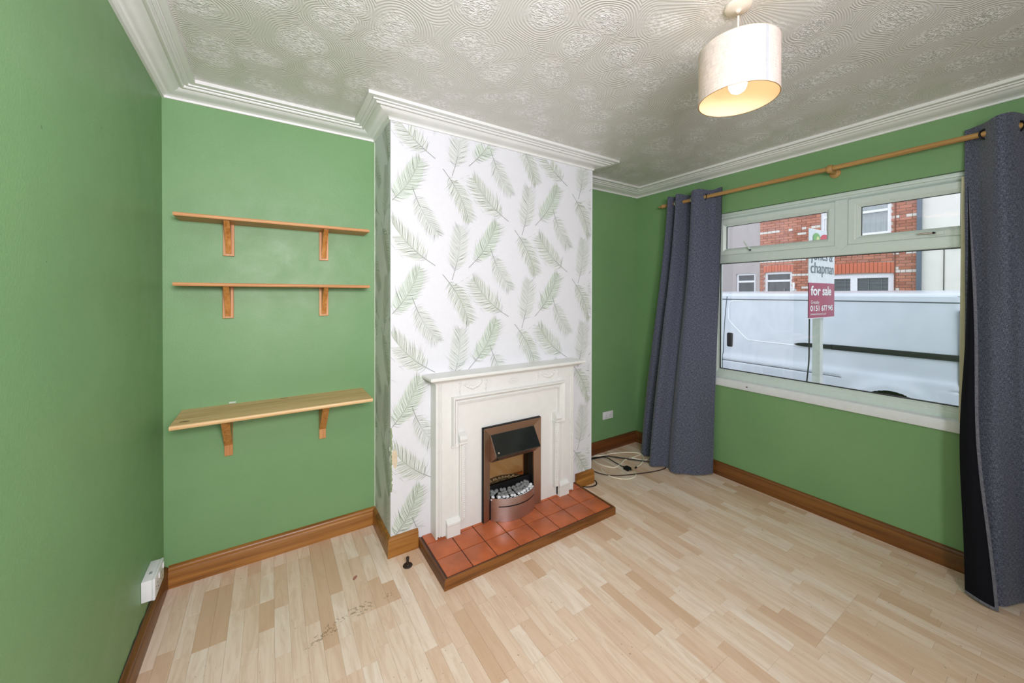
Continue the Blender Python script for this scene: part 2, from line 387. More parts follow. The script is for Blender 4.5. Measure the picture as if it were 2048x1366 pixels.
# skirtings
sp = [(0, 0), (.019, 0), (.019, .078), (.016, .082), (.0155, .085), (.018, .087), (.0185, .093), (.0165, .099), (.012, .104), (.006, .108), (0, .109)]
def skirt(name, path, mat, parent=None):
    v, f = sweep(path, sp); return struct(mk(name, v, f, mat, parent, auto=40))
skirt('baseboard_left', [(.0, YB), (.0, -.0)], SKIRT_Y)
skirt('baseboard_back', [(0.019, 0), (A-.0, 0)], SKIRT)
skirt('baseboard_chimney', [(A, -.019), (A, -C_), (1.168, -C_)], SKIRT)
skirt('baseboard_chimney', [(2.392, -C_), (B, -C_), (B, -.019)], SKIRT)
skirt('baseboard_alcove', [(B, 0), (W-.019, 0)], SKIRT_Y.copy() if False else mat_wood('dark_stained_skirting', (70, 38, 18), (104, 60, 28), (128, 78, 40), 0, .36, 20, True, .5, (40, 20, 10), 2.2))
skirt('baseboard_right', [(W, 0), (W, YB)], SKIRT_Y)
# ragged unpainted gap behind the left skirting
vs, fs = [], []; n = 80
for i in range(n+1):
    y = -3.2+i*(3.05/n); h = .112+.020*abs(noise.noise((y*9, 3, 0)))+.012*abs(noise.noise((y*40, 7, 0)))
    vs += [(.0012, y, .10), (.0012, y, h)]
    if i: fs.append((2*i-2, 2*i, 2*i+1, 2*i-1))
struct(mk('trim_2', vs, fs, plain('dark_bare_plaster', (52, 62, 52), .9, var=.3, nscale=60)))
# caulk beads in the alcove corners
tube('trim_3', [(A-.003, -.003, .11), (A-.003, -.003, 2.44)], .0035, plain('caulk_bead', (196, 210, 184), .5), None, 6, 1)['kind'] = 'structure'
tube('trim_4', [(B+.001, -C_-.0005, .11), (B+.001, -C_-.0005, 2.44)], .0025, PAPER, None, 6, 1)['kind'] = 'structure'

floor = slab('floor', -T, W+.09, YB, T, -.06, -.006, PLANK)
PW = .1725; SW = PW/3; rnd = random.Random(11)
meshes = {}
def strip_mesh(L):
    L = round(L, 3)
    if L in meshes: return meshes[L]
    bm = bmesh.new(); g = .00025; b = .0006; x1 = SW-g; y1 = L-g
    lo = [bm.verts.new(p) for p in ((g, g, -.004), (x1, g, -.004), (x1, y1, -.004), (g, y1, -.004))]
    mi = [bm.verts.new(p) for p in ((g, g, -b*.5), (x1, g, -b*.5), (x1, y1, -b*.5), (g, y1, -b*.5))]
    up = [bm.verts.new(p) for p in ((g+b, g+b, 0), (x1-b, g+b, 0), (x1-b, y1-b, 0), (g+b, y1-b, 0))]
    bm.faces.new(up)
    for a, c in ((lo, mi), (mi, up)):
        for i in range(4): bm.faces.new((a[i], a[(i+1) % 4], c[(i+1) % 4], c[i]))
    bmesh.ops.recalc_face_normals(bm, faces=bm.faces)
    me = bpy.data.meshes.new('strip'); bm.to_mesh(me); bm.free(); me.materials.append(STRIP); meshes[L] = me; return me
PL = 1.185
pm = {}
def plank_obj(x, y0, y1):
    L = round(y1-y0, 3)
    if L not in pm:
        bm = bmesh.new(); bbox(bm, .0004, PW-.0004, .0004, L-.0004, -.006, -.0012)
        me = bpy.data.meshes.new('floor_plank'); bmesh.ops.recalc_face_normals(bm, faces=bm.faces); bm.to_mesh(me); bm.free(); me.materials.append(PLANK); pm[L] = me
    o = bpy.data.objects.new('floor_plank', pm[L]); COL.objects.link(o); o.location = (x, y0, 0); o.parent = floor; return o
QL = [.2, .24, .28, .33, .38, .45]
cols = int(W/PW)+2
for ci in range(cols):
    x = 2.359-14*PW+ci*PW + .0
    x0 = x
    if x0 > W-.01 or x0+PW < 0: continue
    offs = [-1.876, -1.30, -1.70, -.95, -1.55][(ci*2) % 5] if ci not in (14, 16) else -1.876
    y = offs
    while y > YB-.0: y -= PL
    while y < .0:
        ya, yb = max(y, YB), min(y+PL, 0)
        if yb-ya > .02:
            p = plank_obj(x0, ya, yb)
            for s in range(3):
                q = ya; 
                xs = x0+s*SW
                if xs > W-.02: continue
                first = True
                while q < yb-.001:
                    L = rnd.choice(QL)*(rnd.uniform(.4, 1) if first and ya < -.6 else 1); first = False
                    L = round(L/.02)*.02
                    if yb-(q+L) < .1: L = yb-q
                    o = bpy.data.objects.new('strip', strip_mesh(L)); COL.objects.link(o); o.parent = p; o.location = (s*SW, q-ya, 0)
                    q += round(L, 3)
        y += PL

# ------------------------------------------------------------------ feather print on the chimney-breast paper
def feather(bx, bz, tx, tz, w, tone, seed, bend=.06, stem=.16, full=.45):
    """quads (4 xz points, material) of a printed feather, base -> tip"""
    R = random.Random(seed); b = Vector((bx, bz)); t = Vector((tx, tz)); d = t-b; L = d.length; d /= L; nrm = Vector((-d.y, d.x)); out = []
    def sp_(s): return b+d*(L*s)+nrm*(bend*L*math.sin(PI*s))
    def wd(s):
        s2 = (s-stem)/(1-stem)
        if s2 <= 0: return 0
        return w*.5*min(1, (s2*3.6)**.45)*(max(0, 1-s2**6))**.5
    wash, barb = tone
    N = 14
    for side in (1, -1):       # pale wash of the vane towards the tip
        for i in range(N):
            s0 = full*.55+(1-full*.55)*i/N; s1 = full*.55+(1-full*.55)*(i+1)/N
            k = .78 if side > 0 else .72
            out.append(([sp_(s0), sp_(s1), sp_(s1)+nrm*side*wd(s1)*k, sp_(s0)+nrm*side*wd(s0)*k], wash, 0))
    M = 46
    for side in (1, -1):
        for i in range(M):
            s = stem+(.97-stem)*(i+.5)/M+R.uniform(-.004, .004)
            ww = wd(min(.985, s+.05))*R.uniform(.86, 1.1); fl = max(0, 1-(s-stem)/(full))   # fluff near the base
            an = 1.15-.42*min(1, (s-stem)/(1-stem)*1.3)+R.uniform(-.12, .12)*(1+2*fl)
            ww *= 1+.55*fl*R.uniform(-.5, 1)
            dirv = (nrm*side*math.sin(an)+d*math.cos(an)); ln = ww/max(.3, math.sin(an))
            p0 = sp_(s); p1 = p0+dirv*ln*.55; dv2 = (dirv+d*(-.35*fl*R.uniform(-1, 1)+.25)).normalized(); p2 = p1+dv2*ln*.45
            th = .0007+.0007*R.random(); pn = Vector((-dirv.y, dirv.x))*th
            out.append(([p0-pn, p1-pn*.8, p1+pn*.8, p0+pn], barb, 1)); out.append(([p1-pn*.8, p2, p2, p1+pn*.8], barb, 1))
    K = 12
    for i in range(K):
        s0 = i/K*.9; s1 = (i+1)/K*.9; r0 = .0021*(1-s0*.75); r1 = .0021*(1-s1*.75)
        out.append(([sp_(s0)-nrm*r0, sp_(s1)-nrm*r1, sp_(s1)+nrm*r1, sp_(s0)+nrm*r0], 3 if s0 < .35 else barb, 2))
    return out
HU, HV = .516, .636
unit = [  # base x,z, tip x,z, width, tone(wash,barb), bend
    (1.791, 1.959, 1.519, 2.214, .160, (0, 2), .07), (1.899, 1.876, 1.953, 2.218, .150, (0, 1), -.05), (2.012, 1.955, 2.219, 2.267, .150, (4, 2), -.07),
    (1.323, 2.226, 1.505, 1.916, .140, (0, 2), .06), (1.652, 2.406, 1.819, 2.135, .130, (0, 1), -.06)]
verts, faces, fmi = [], [], []
EPS = .0005
def emit(poly, mi, layer):
    xs = [p.x for p in poly]
    if min(p.y for p in poly) < .1 or max(p.y for p in poly) > 2.45: return
    e = EPS+layer*.0002
    if min(xs) >= A+.001 and max(xs) <= B-.001: P = [(p.x, -C_-e, p.y) for p in poly]
    elif max(xs) <= A-.001 and min(xs) >= A-C_+.001: P = [(A-e, -C_+(A-p.x), p.y) for p in poly][::-1]
    elif min(xs) >= B+.001 and max(xs) <= B+C_: P = [(B+e, -C_+(p.x-B), p.y) for p in poly][::-1]
    else: return
    i = len(verts); verts.extend(P); faces.append((i, i+1, i+2, i+3)); fmi.append(mi)
sd = 0
for cu in range(-4, 5):
    for rv in range(-5, 4):
        ox = cu*HU; oz = rv*HV+(HV/2 if cu % 2 else 0)
        for (bx, bz, tx, tz, w, tone, bend) in unit:
            sd += 1
            for poly, mi, ly in feather(bx+ox, bz+oz, tx+ox, tz+oz, w, tone, sd, bend): emit(poly, mi, ly)
        for (x0, z0, x1, z1) in ((1.485, 1.484+HV, 1.624, 1.332+HV), (1.401, 1.527+HV, 1.52, 1.594+HV)):
            a = Vector((x0+ox, z0+oz)); b = Vector((x1+ox, z1+oz)); nn = Vector((-(b-a).y, (b-a).x)).normalized()*.0011
            for i in range(6):
                p = a.lerp(b, i/6); q = a.lerp(b, (i+1)/6); emit([p-nn, q-nn, q+nn, p+nn], 0 if i % 2 else 1, 0)
fp = mk('feather_print', verts, faces, None, breast, mats=FE, fm=fmi); fp['label'] = 'sage feather print'; fp['kind'] = 'stuff'
# torn corner of the paper beside the surround
def blobpoly(cx, cz, rx, rz, n, jit, seed):
    R = random.Random(seed); return [(cx+rx*math.cos(2*PI*i/n)*(1+R.uniform(-jit, jit)), cz+rz*math.sin(2*PI*i/n)*(1+R.uniform(-jit, jit))) for i in range(n)]
PLASTER = plain('bare_plaster', (212, 196, 168), .8)
bm = bmesh.new(); poly = blobpoly(1.035, .545, .018, .05, 18, .3, 3); prism(bm, poly, 0, .0012, lambda u, v, w: (u, -C_-w, v)); fromi('torn_patch', bm, PLASTER, breast, None)
bm = bmesh.new(); R = random.Random(5); pl = []; n = 44
for i in range(n+1): pl.append((A+.004+.010*abs(noise.noise((i*.7, 0, 2)))+R.uniform(0, .004), .36+i*.36/n))
poly = [(A-.001, .36)]+pl+[(A-.001, .72)]
prism(bm, poly, 0, .0018, lambda u, v, w: (u, -C_-w, v)); fromi('torn_edge', bm, plain('old_green_paper_layer', (136, 152, 118), .8, var=.2, nscale=80), breast, None)
for i, (dy, z, h) in enumerate(((.012, .60, .022), (.006, .545, .035))):
    box('paint_chip', A-.003, A+.001, -C_+dy-.004, -C_+dy+.006, z-h/2, z+h/2, CREAM, breast, .0008, 1)

# ------------------------------------------------------------------ window
win = struct(box('window_1', W+.045, W+.10, OY1, OY0, .80, .815, UPVC))    # bottom track of the outer frame
XF = W+.030
def frame_rect(name, y0, y1, z0, z1, wl, wr, wb, wt, x0, x1, mat, parent, bev=.006):
    """mitred rectangular frame; y0>y1; profile chamfered toward glass"""
    o = [(y0, z0), (y1, z0), (y1, z1), (y0, z1)]; i = [(y0-wl, z0+wb), (y1+wr, z0+wb), (y1+wr, z1-wt), (y0-wl, z1-wt)]
    def lerp(a, b, t): return (a[0]+(b[0]-a[0])*t, a[1]+(b[1]-a[1])*t)
    rings = []
    for t, x in ((0, x1), (0, x0+bev*.6), (.06, x0), (.55, x0), (.62, x0+.002), (.68, x0+.001), (1.0, x0+.014), (1.0, x1)):
        rings.append([(x, )+lerp(o[k], i[k], t) for k in range(4)])
    bm = bmesh.new(); V = [[bm.verts.new(p) for p in r] for r in rings]; m = len(V)
    for a in range(m):
        for k in range(4): bm.faces.new((V[a][k], V[a][(k+1) % 4], V[(a+1) % m][(k+1) % 4], V[(a+1) % m][k]))
    return fromi(name, bm, mat, parent, 20)
fr = frame_rect('window_frame', OY0, OY1, .793, 2.125, .034, .045, .066, .04, XF, XF+.06, UPVC, win)
box('head_bead', XF-.012, XF+.01, OY1, OY0, 2.111, 2.134, UPVC, win, .003)
box('transom', XF, XF+.055, OY1+.03, OY0-.03, 1.733, 1.798, UPVC, win, .004)
bm = bmesh.new(); prism(bm, [(-1.567, 1.795), (-1.633, 1.795), (-1.6335, 2.09), (-1.5665, 2.09)], XF-.004, XF+.055, lambda u, v, w: (w, u, v))
prism(bm, [(-1.567, 1.797), (-1.600, 1.764), (-1.633, 1.797)], XF-.003, XF+.03, lambda u, v, w: (w, u, v)); fromi('mullion', bm, UPVC, win, None)
for (ya, yb) in ((-.803, -1.566), (-1.634, -2.155)):
    sash = frame_rect('casement', ya, yb, 1.796, 2.085, .062, .043 if ya > -1 else .055, .05, .058, XF-.012, XF+.03, UPVC, win)
    y_in0 = ya-.062; y_in1 = yb+(.043 if ya > -1 else .055)
    # black gasket
    g = frame_rect('gasket', y_in0+.003, y_in1-.003, 1.843, 2.030, .005, .005, .005, .005, XF+.004, XF+.012, RUBBER, sash, .001)
    box('pane', XF+.012, XF+.018, y_in1-.004, y_in0+.004, 1.843, 2.031, GLASS, sash)
    # espag handle: plate, hub and lever
    if ya > -1: hy, ang = -1.065, 1.0
    else: hy, ang = -2.01, 0.0
    hp = box('window_handle', XF-.020, XF-.011, hy-.034, hy+.022, 1.806, 1.826, UPVC, win, .003)
    bm = bmesh.new()
    tube('', [(XF-.012, hy, 1.818), (XF-.034, hy, 1.818), (XF-.038, hy+.02*math.cos(ang), 1.818+.02*math.sin(ang)), (XF-.040, hy+(.085 if ang else .06)*math.cos(ang), 1.818+.085*math.sin(ang))], lambda s: .007-.002*s, None, None, 8, 4, bm)
    fromi('lever', bm, UPVC if ang else STEEL2, hp, 50)
    lathe('lock_button', [(0, -.045), (.005, -.045), (.006, -.036), (.006, -.02)], BLACKP, hp, (XF, hy, 1.818), 12, 'x')
mp = frame_rect('glazing_bead', -.804, -2.125, .857, 1.738, .010, .010, .010, .010, XF+.008, XF+.03, UPVC, win, .002)
frame_rect('gasket', -.812, -2.117, .865, 1.730, .004, .004, .005, .004, XF+.012, XF+.022, RUBBER, win, .001)
box('pane', XF+.022, XF+.028, -2.12, -.808, .862, 1.734, GLASS, win)
# sill board with rounded nose
bm = bmesh.new()
prism(bm, [(XF+.02, .798), (W-.016, .798), (W-.022, .795), (W-.024, .788), (W-.024, .744), (W-.021, .737), (W-.014, .735), (W+.001, .735), (XF+.02, .735)], OY1+.03, OY0+.0, lambda u, v, w: (u, w, v))
fromi('window_sill', bm, SILLM, win, 40)
box('window_jamb', W-.022, W+.029, -2.168, -2.109, .748, 2.098, JAMB, win, .003)
tag_c = box('paint_flake', W-.0255, W-.0235, -1.062, -1.05, .762, .77, GROUT, win, .0006)

# ------------------------------------------------------------------ curtain pole
PX, PZ = W-.09, 2.276
pole = thing('curtain_pole', 'long pale wooden curtain pole with turned finial above the window', 'curtain pole')
tube('pole', [(PX, -.395, PZ), (PX, -3.0, PZ+.004)], .0145, POLEW, pole, 20, 1)
lathe('finial', [(0, .045), (.007, .043), (.0095, .036), (.007, .029), (.010, .024), (.017, .014), (.019, .004), (.017, -.008), (.011, -.015), (.016, -.018), (.016, -.026), (.014, -.03), (0, -.03)], POLEW, pole, (PX, -.366, PZ), 24, 'y')
for yb in (-1.575, -2.85):
    br = lathe('bracket', [(0, .09), (.030, .09), (.030, .083), (.024, .077), (.013, .07), (.011, .03), (.013, .018), (0, .012)], POLEW, pole, (PX, yb, PZ-.012), 24, 'x')
    lathe('bracket_ring', [(.0150, -.014), (.022, -.014), (.0255, -.008), (.0255, .008), (.022, .014), (.0150, .014), (.0150, -.014)], POLEW, br, (PX, yb, PZ), 28, 'y')
rebase(pole, (PX, -1.575, PZ))

# ------------------------------------------------------------------ curtains
def resample(pts, n):
    P = [Vector(p+(0,)) if len(p) == 2 else Vector(p) for p in pts]; P = catmull(P, 12); L = [0]
    for i in range(1, len(P)): L.append(L[-1]+(P[i]-P[i-1]).length)
    out = []; j = 0
    for k in range(n):
        t = L[-1]*k/(n-1)
        while j < len(P)-2 and L[j+1] < t: j += 1
        u = (t-L[j])/max(1e-9, L[j+1]-L[j]); out.append(P[j].lerp(P[j+1], min(1, u)))
    return out, L[-1]
def curtain_surface(top, bot, ztop, zbot, blend, N=170, M=90, ztopf=None, wrinkle=.0035, seed=0):
    a, La = resample(top, N); b, Lb = resample(bot, N); g = []
    for j in range(M+1):
        t = j/M; row = []; s = blend(t)
        for i in range(N):
            p = a[i].lerp(b[i], s); zt = ztop+(ztopf(i/(N-1)) if ztopf else 0)
            z = zt+(zbot-zt)*t
            w = wrinkle*noise.noise((i*.045+seed, z*2.2, seed))+wrinkle*.5*noise.noise((i*.12+seed, z*6, seed+4))
            row.append(Vector((p.x+w, p.y+w*.5, z)))
        g.append(row)
    return g, Lb
def sheet(name, g, mat, parent, off=0.0, width=1.0, rows=None):
    M = len(g); N = len(g[0]); vs = []
    for j in range(M):
        for i in range(N):
            p = g[j][i]
            if off:
                du = g[j][min(i+1, N-1)]-g[j][max(i-1, 0)]; dv = g[min(j+1, M-1)][i]-g[max(j-1, 0)][i]; nn = du.cross(dv)
                if nn.length > 1e-9: p = p+nn.normalized()*off
            vs.append(p)
    fs = [(j*N+i, j*N+i+1, (j+1)*N+i+1, (j+1)*N+i) for j in range(M-1) for i in range(N-1)]
    o = mk(name, vs, fs, mat, parent, smooth=True)
    uv = o.data.uv_layers.new(name='UVMap'); d = uv.data
    for k, l in enumerate(o.data.loops):
        i = l.vertex_index % N; j = l.vertex_index//N; d[k].uv = (i/(N-1)*width, vs[i + 0*N].z - vs[l.vertex_index].z if True else 0)
    return o
bl = lambda t: (t*t*(3-2*t))*.55+t*.45
F, K = W-.145, W-.038
topL = [(W-.06, -.432), (F, -.448), (F+.02, -.472), (K+.0, -.490), (F+.01, -.520), (F-.005, -.548), (K, -.585), (K-.0, -.63), (W-.09, -.655), (F-.008, -.675), (F-.006, -.72), (W-.10, -.755), (K+.004, -.79), (K+.006, -.845), (W-.045, -.868)]
botL = [(3.43, -.195), (3.345, -.225), (3.30, -.285), (3.355, -.345), (3.27, -.385), (3.185, -.435), (3.185, -.475), (3.26, -.515), (3.275, -.555), (3.232, -.60), (3.235, -.65), (3.30, -.70), (3.33, -.745), (3.40, -.785), (3.492, -.815)]
cl = thing('curtain', 'grey-blue woven curtain bunched in the corner left of the window', 'curtain', group='grey curtains')
gl_, w_ = curtain_surface(topL, botL, 2.338, .012, bl, ztopf=lambda u: .004*math.sin(u*34), seed=2)
sheet('fabric', gl_, CURT, cl, 0, 1.1); sheet('lining', gl_, LINING, cl, .003, 1.1)
for yy in (-.505, -.655, -.758): torus('eyelet', .0235, .0045, CHROME if yy > -.7 else BLACKP, cl, (PX, yy, PZ), (1, .9 if yy > -.7 else -.9, 0))
rebase(cl, (3.35, -.55, 0))
topR = [(W-.022, -2.118), (W-.026, -2.14), (W-.06, -2.175), (W-.145, -2.215), (W-.172, -2.245), (W-.145, -2.275), (W-.06, -2.31), (W-.03, -2.34), (W-.06, -2.38), (W-.15, -2.42), (W-.17, -2.45), (W-.14, -2.48), (W-.05, -2.53), (W-.05, -2.57), (W-.16, -2.63), (W-.16, -2.67), (W-.04, -2.73), (W-.04, -2.80)]
botR = [(3.36, -2.158), (3.345, -2.19), (3.335, -2.225), (3.33, -2.26), (3.36, -2.285), (3.45, -2.32), (3.47, -2.345), (3.40, -2.375), (3.28, -2.41), (3.24, -2.45), (3.30, -2.49), (3.43, -2.53), (3.44, -2.57), (3.33, -2.61), (3.28, -2.65), (3.36, -2.70), (3.45, -2.75), (3.46, -2.86)]
cr = thing('curtain', 'grey-blue woven curtain right of the window with its black lining turned out', 'curtain', group='grey curtains')
gr_, w_ = curtain_surface(topR, botR, 2.335, .010, lambda t: t, N=220, ztopf=lambda u: .006*math.sin(u*30+.5), seed=9)
sheet('fabric', gr_, CURT, cr, 0, 1.5); sheet('lining', gr_, LINING, cr, .003, 1.5)
for yy, sg in ((-2.195, 1), (-2.292, -1), (-2.40, 1), (-2.505, -1)): torus('eyelet', .0235, .005, BLACKP, cr, (PX, yy, PZ), (1, sg*.8, 0))
# turned-out flap: lining face plus woven hem along its free edge
fl, he, hb = [], [], []
Mz = 60
for j in range(Mz+1):
    z = 2.02-j*(2.02-.018)/Mz; t = (2.335-z)/(2.335-.01)
    x = (W-.075)*(1-t)+3.322*t; yF = -2.140*(1-t)+(-2.163)*t+.022*math.exp(-((z-.75)/.45)**2)
    wdt = .003+.093*max(0, (2.02-z)/2.0)**1.15
    row = []
    for i in range(13):
        u = i/12; row.append(Vector((x-.012-.030*math.sin(u*PI*.8)-.012*u, yF-wdt*u, z+(.006*math.sin(u*PI) if j == Mz else 0)-.010*u*(j/Mz))))
    fl.append(row)
    e = row[-1]; hs = min(1, j/14+.08); he.append([e+Vector((-.003, .001, 0))*hs, e+Vector((-.006, -.005, 0))*hs, e+Vector((-.002, -.010, 0))*hs])
sheet('lining_flap', fl, LINING, cr, 0, .2)
sheet('hem', he, HEM, cr, 0, .02)
hb = [[p+Vector((-.003, 0, .012)) for p in fl[-1]], [p+Vector((-.005, 0, .004)) for p in fl[-1]], [p+Vector((-.001, 0, -.003)) for p in fl[-1]]]
sheet('hem', hb, HEM, cr, 0, .2)
rebase(cr, (3.38, -2.5, 0))

# ------------------------------------------------------------------ shelves
def brace_poly(dep, h, drop):
    """side profile (y,z) of curved brace: from the plate near the bottom to under the shelf"""
    pts = [(-.016, -h+.018)]
    a, b = (-.026, -h+.012), (-dep, -.002)
    for i in range(11):
        t = i/10; bow = .30*math.sin(PI*t)
        y = a[0]+(b[0]-a[0])*(t-bow*.42); z = a[1]+(b[1]-a[1])*(t+bow*.22); pts.append((y, z))
    pts += [(-dep, 0), (-.016, 0)]
    return pts
def shelf(label, x0, x1, dep, z0, z1, brs, bz, mat, pl_w, br_w, bdep, big):
    t = thing('wall_shelf', label, 'shelf', group='pine shelves in the alcove')
    bm = bmesh.new(); r = .004
    prism(bm, [(0, z0), (-dep+r, z0), (-dep+.001, z0+r), (-dep, (z0+z1)/2), (-dep+.001, z1-r), (-dep+r, z1), (0, z1)], x0, x1, lambda u, v, w: (w, u, v))
    fromi('board', bm, mat, t, 30)
    for (xa, xb) in brs:
        h = z0-bz; xc = (xa+xb)/2
        if not big:
            pl = box('bracket', xa, xb, -.018, -.0005, bz, z0, BRACKW, t, .0012, 1)
            bm = bmesh.new(); prism(bm, brace_poly(bdep, h, 0), xc-br_w/2, xc+br_w/2, lambda u, v, w: (w, u, z0+v))
            bmesh.ops.recalc_face_normals(bm, faces=bm.faces)
            fromi('brace', bm, BRACEW, pl, 30)
        else:
            pl = box('bracket', xc-pl_w/2, xc+pl_w/2, -.020, -.0005, bz, z0, BRACKW, t, .0012, 1)
            bm = bmesh.new(); prism(bm, [(-.018, -h+.065), (-.030, -h+.06), (-bdep, -.012), (-bdep, 0), (-.018, 0)], xc-br_w/2, xc+br_w/2, lambda u, v, w: (w, u, z0+v))
            fromi('brace', bm, BRACEW, pl, 30)
    if big:
        for kx, ky, a, b in ((.115, -.235, .020, .007), (.512, -.022, .020, .006)):
            bm = bmesh.new(); prism(bm, [(kx+a*math.cos(q*PI/8), ky+b*math.sin(q*PI/8)) for q in range(16)], z1-.001, z1+.0002, lambda u, v, w: (u, v, w)); fromi('knot', bm, KNOT, t, None)
    rebase(t, ((x0+x1)/2, 0, z0))
    return t
shelf('narrow pine wall shelf on two brackets, topmost of the three in the alcove', .067, .943, .17, 1.837, 1.853, ((.240, .288), (.692, .741)), 1.670, SHELFW, .048, .024, .135, False)
shelf('narrow pine wall shelf on two brackets, middle of the three in the alcove', .065, .945, .17, 1.507, 1.523, ((.237, .285), (.691, .741)), 1.341, SHELFW, .048, .024, .135, False)
shelf('deep pine wall shelf, lowest and deepest of the three in the alcove', .071, .935, .295, .863, .881, ((.240, .282), (.690, .726)), .612, SHELFW2, .036, .034, .21, True)
# filler blob on the wall above the low shelf
tag(box('filler_patch', .262, .292, -.003, 0, .884, .893, plain('filler', (190, 204, 188), .7), None, .001, 1), 'small pale filler patch on the green wall just above the low shelf', 'patch')

# ------------------------------------------------------------------ hearth
HX0, HX1, HY, HH = 1.170, 2.390, -.770, .0507
he_ = thing('hearth', 'raised terracotta tiled hearth with stained timber edging', 'hearth')
box('grout_bed', HX0+.012, HX1-.012, HY+.012, -C_-.001, 0, HH-.004, GROUT, he_)
def edge_prof(): return [(0, 0), (.0, HH-.004), (-.0015, HH-.001), (-.004, HH), (-.013, HH), (-.0135, HH-.006), (-.0135, 0)]
HW = mat_wood('hearth_timber_edging', (72, 42, 20), (126, 78, 34), (150, 98, 48), 0, .4, 24, True, .4, (34, 18, 10), 2.6)
HWY = mat_wood('hearth_timber_edging_side', (66, 38, 18), (110, 66, 30), (136, 88, 44), 1, .4, 24, True, .4, (34, 18, 10), 2.6)
bm = bmesh.new(); pr = edge_prof()
def mit(x0, x1):
    A_ = [bm.verts.new((x0-(u if x0 < x1 else u), HY-u, z)) for u, z in pr]; B_ = [bm.verts.new((x1+u, HY-u, z)) for u, z in pr]; n = len(pr)
    for i in range(n): bm.faces.new((A_[i], B_[i], B_[(i+1) % n], A_[(i+1) % n]))
    bm.faces.new(A_); bm.faces.new(B_[::-1])
mit(HX0, HX1); fromi('timber_edge', bm, HW, he_, 30)
for x, sg in ((HX0, 1), (HX1, -1)):
    bm = bmesh.new(); n = len(pr)
    A_ = [bm.verts.new((x-sg*u, HY-u, z)) for u, z in pr]; B_ = [bm.verts.new((x-sg*u, -C_-.001, z)) for u, z in pr]
    for i in range(n): bm.faces.new((A_[i], B_[i], B_[(i+1) % n], A_[(i+1) % n]))
    bm.faces.new(A_); bm.faces.new(B_[::-1]); fromi('timber_edge', bm, HWY, he_, 30)
TX = [1.191+i*(2.369-1.191)/8 for i in range(9)]; TY = [-.749, -.606, -.458, -.369]
rt = random.Random(4)
for j in range(3):
    for i in range(8):
        g = .0028; bm = bmesh.new()
        bbox(bm, TX[i]+g, TX[i+1]-g, TY[j]+g, TY[j+1]-(g if j < 2 else 0), HH-.01, HH+.0008+rt.uniform(-.0004, .0004), .0016, 2)
        fromi('tile', bm, TILE, he_, 40)
rebase(he_, (1.78, -.57, 0))

# ------------------------------------------------------------------ fire surround
LX0, LX1, LY = 1.247, 2.299, -.453; MC = (LX0+LX1)/2; PY = -.437
fs_ = thing('fire_surround', 'white painted fire surround with moulded frame and garland reliefs', 'fireplace')
def mirror_box(bm, x0, x1, y0, y1, z0, z1, bev=0):
    bbox(bm, x0, x1, y0, y1, z0, z1, bev); bbox(bm, 2*MC-x1, 2*MC-x0, y0, y1, z0, z1, bev)
# back panel (with opening for the fire box)
bm = bmesh.new(); FX0, FX1, FZ0, FZ1 = 1.553, 1.997, HH+.002, .641
bbox(bm, 1.38, FX0+.03, PY, -C_-.001, HH, .84); bbox(bm, FX1-.03, 2*MC-1.38, PY, -C_-.001, HH, .84); bbox(bm, FX0+.03, FX1-.03, PY, -C_-.001, FZ1-.03, .84)
fromi('back_panel', bm, CREAM, fs_, None)
bm = bmesh.new(); wv = [(LX0+.0, HH+.001)]
# leg boards: outer reeded strip and inner flat, slightly ragged foot
for sgn in (1, -1):
    bm = bmesh.new()
    f_ = (lambda x: x) if sgn > 0 else (lambda x: 2*MC-x)
    def bb(x0, x1, y0, z0, z1, bev=.0015): a, b = sorted((f_(x0), f_(x1))); bbox(bm, a, b, y0, -C_-.001, z0, z1, bev)
    bb(LX0, LX0+.012, LY, HH+.002, .982); bb(LX0+.012, LX0+.020, LY+.006, HH+.010, .982, .001); bb(LX0+.020, LX0+.028, LY-.001, HH+.006, .982, .003)
    bb(LX0+.028, LX0+.036, LY+.005, HH+.008, .982, .001); bb(LX0+.036, 1.350, LY, HH+.006, .982); bb(1.350, 1.392, LY, HH+.004, .60)
    fromi('leg_board', bm, CREAM, fs_, 35)
box('frieze_board', 1.349, 2*MC-1.349, LY, -C_-.002, .815, .982, CREAM, fs_, .001, 1)
# mitred mouldings: polyline in x-z, raised profile
def moulding(name, pts, prof, parent, mat=CREAM):
    """pts (x,z) centre polyline; prof [(s,h)] s across (left of travel +), h height above LY"""
    vs, fs = [], []; n = len(pts); m = len(prof)
    for i, p in enumerate(pts):
        p = Vector(p); d0 = (p-Vector(pts[i-1])).normalized() if i else None; d1 = (Vector(pts[i+1])-p).normalized() if i < n-1 else None
        d0 = d0 or d1; d1 = d1 or d0; n0 = Vector((-d0.y, d0.x)); n1 = Vector((-d1.y, d1.x)); mt = (n0+n1)/(1+n0.dot(n1))
        for s, h in prof: q = p+mt*s; vs.append((q.x, LY-h, q.y))
    for i in range(n-1):
        for j in range(m-1): fs.append((i*m+j, (i+1)*m+j, (i+1)*m+j+1, i*m+j+1))
    fs.append(tuple(range(m))); fs.append(tuple((n-1)*m+j for j in range(m))[::-1])
    bm = bmesh.new(); V = [bm.verts.new(v) for v in vs]
    for f in fs: bm.faces.new([V[k] for k in f])
    return fromi(name, bm, mat, parent, 30)
mp_ = [(-.021, -.014), (-.021, .006), (-.0185, .010), (-.014, .011), (-.0125, .004), (-.008, .004), (-.002, .010), (.004, .022), (.010, .027), (.016, .026), (.0195, .018), (.021, .006), (.021, -.014)]
mx0, mx1, mz = 1.363, 2*MC-1.363, .845
moulding('frame_moulding', [(mx0, .582), (mx0, mz), (mx1, mz), (mx1, .582)], mp_, fs_)
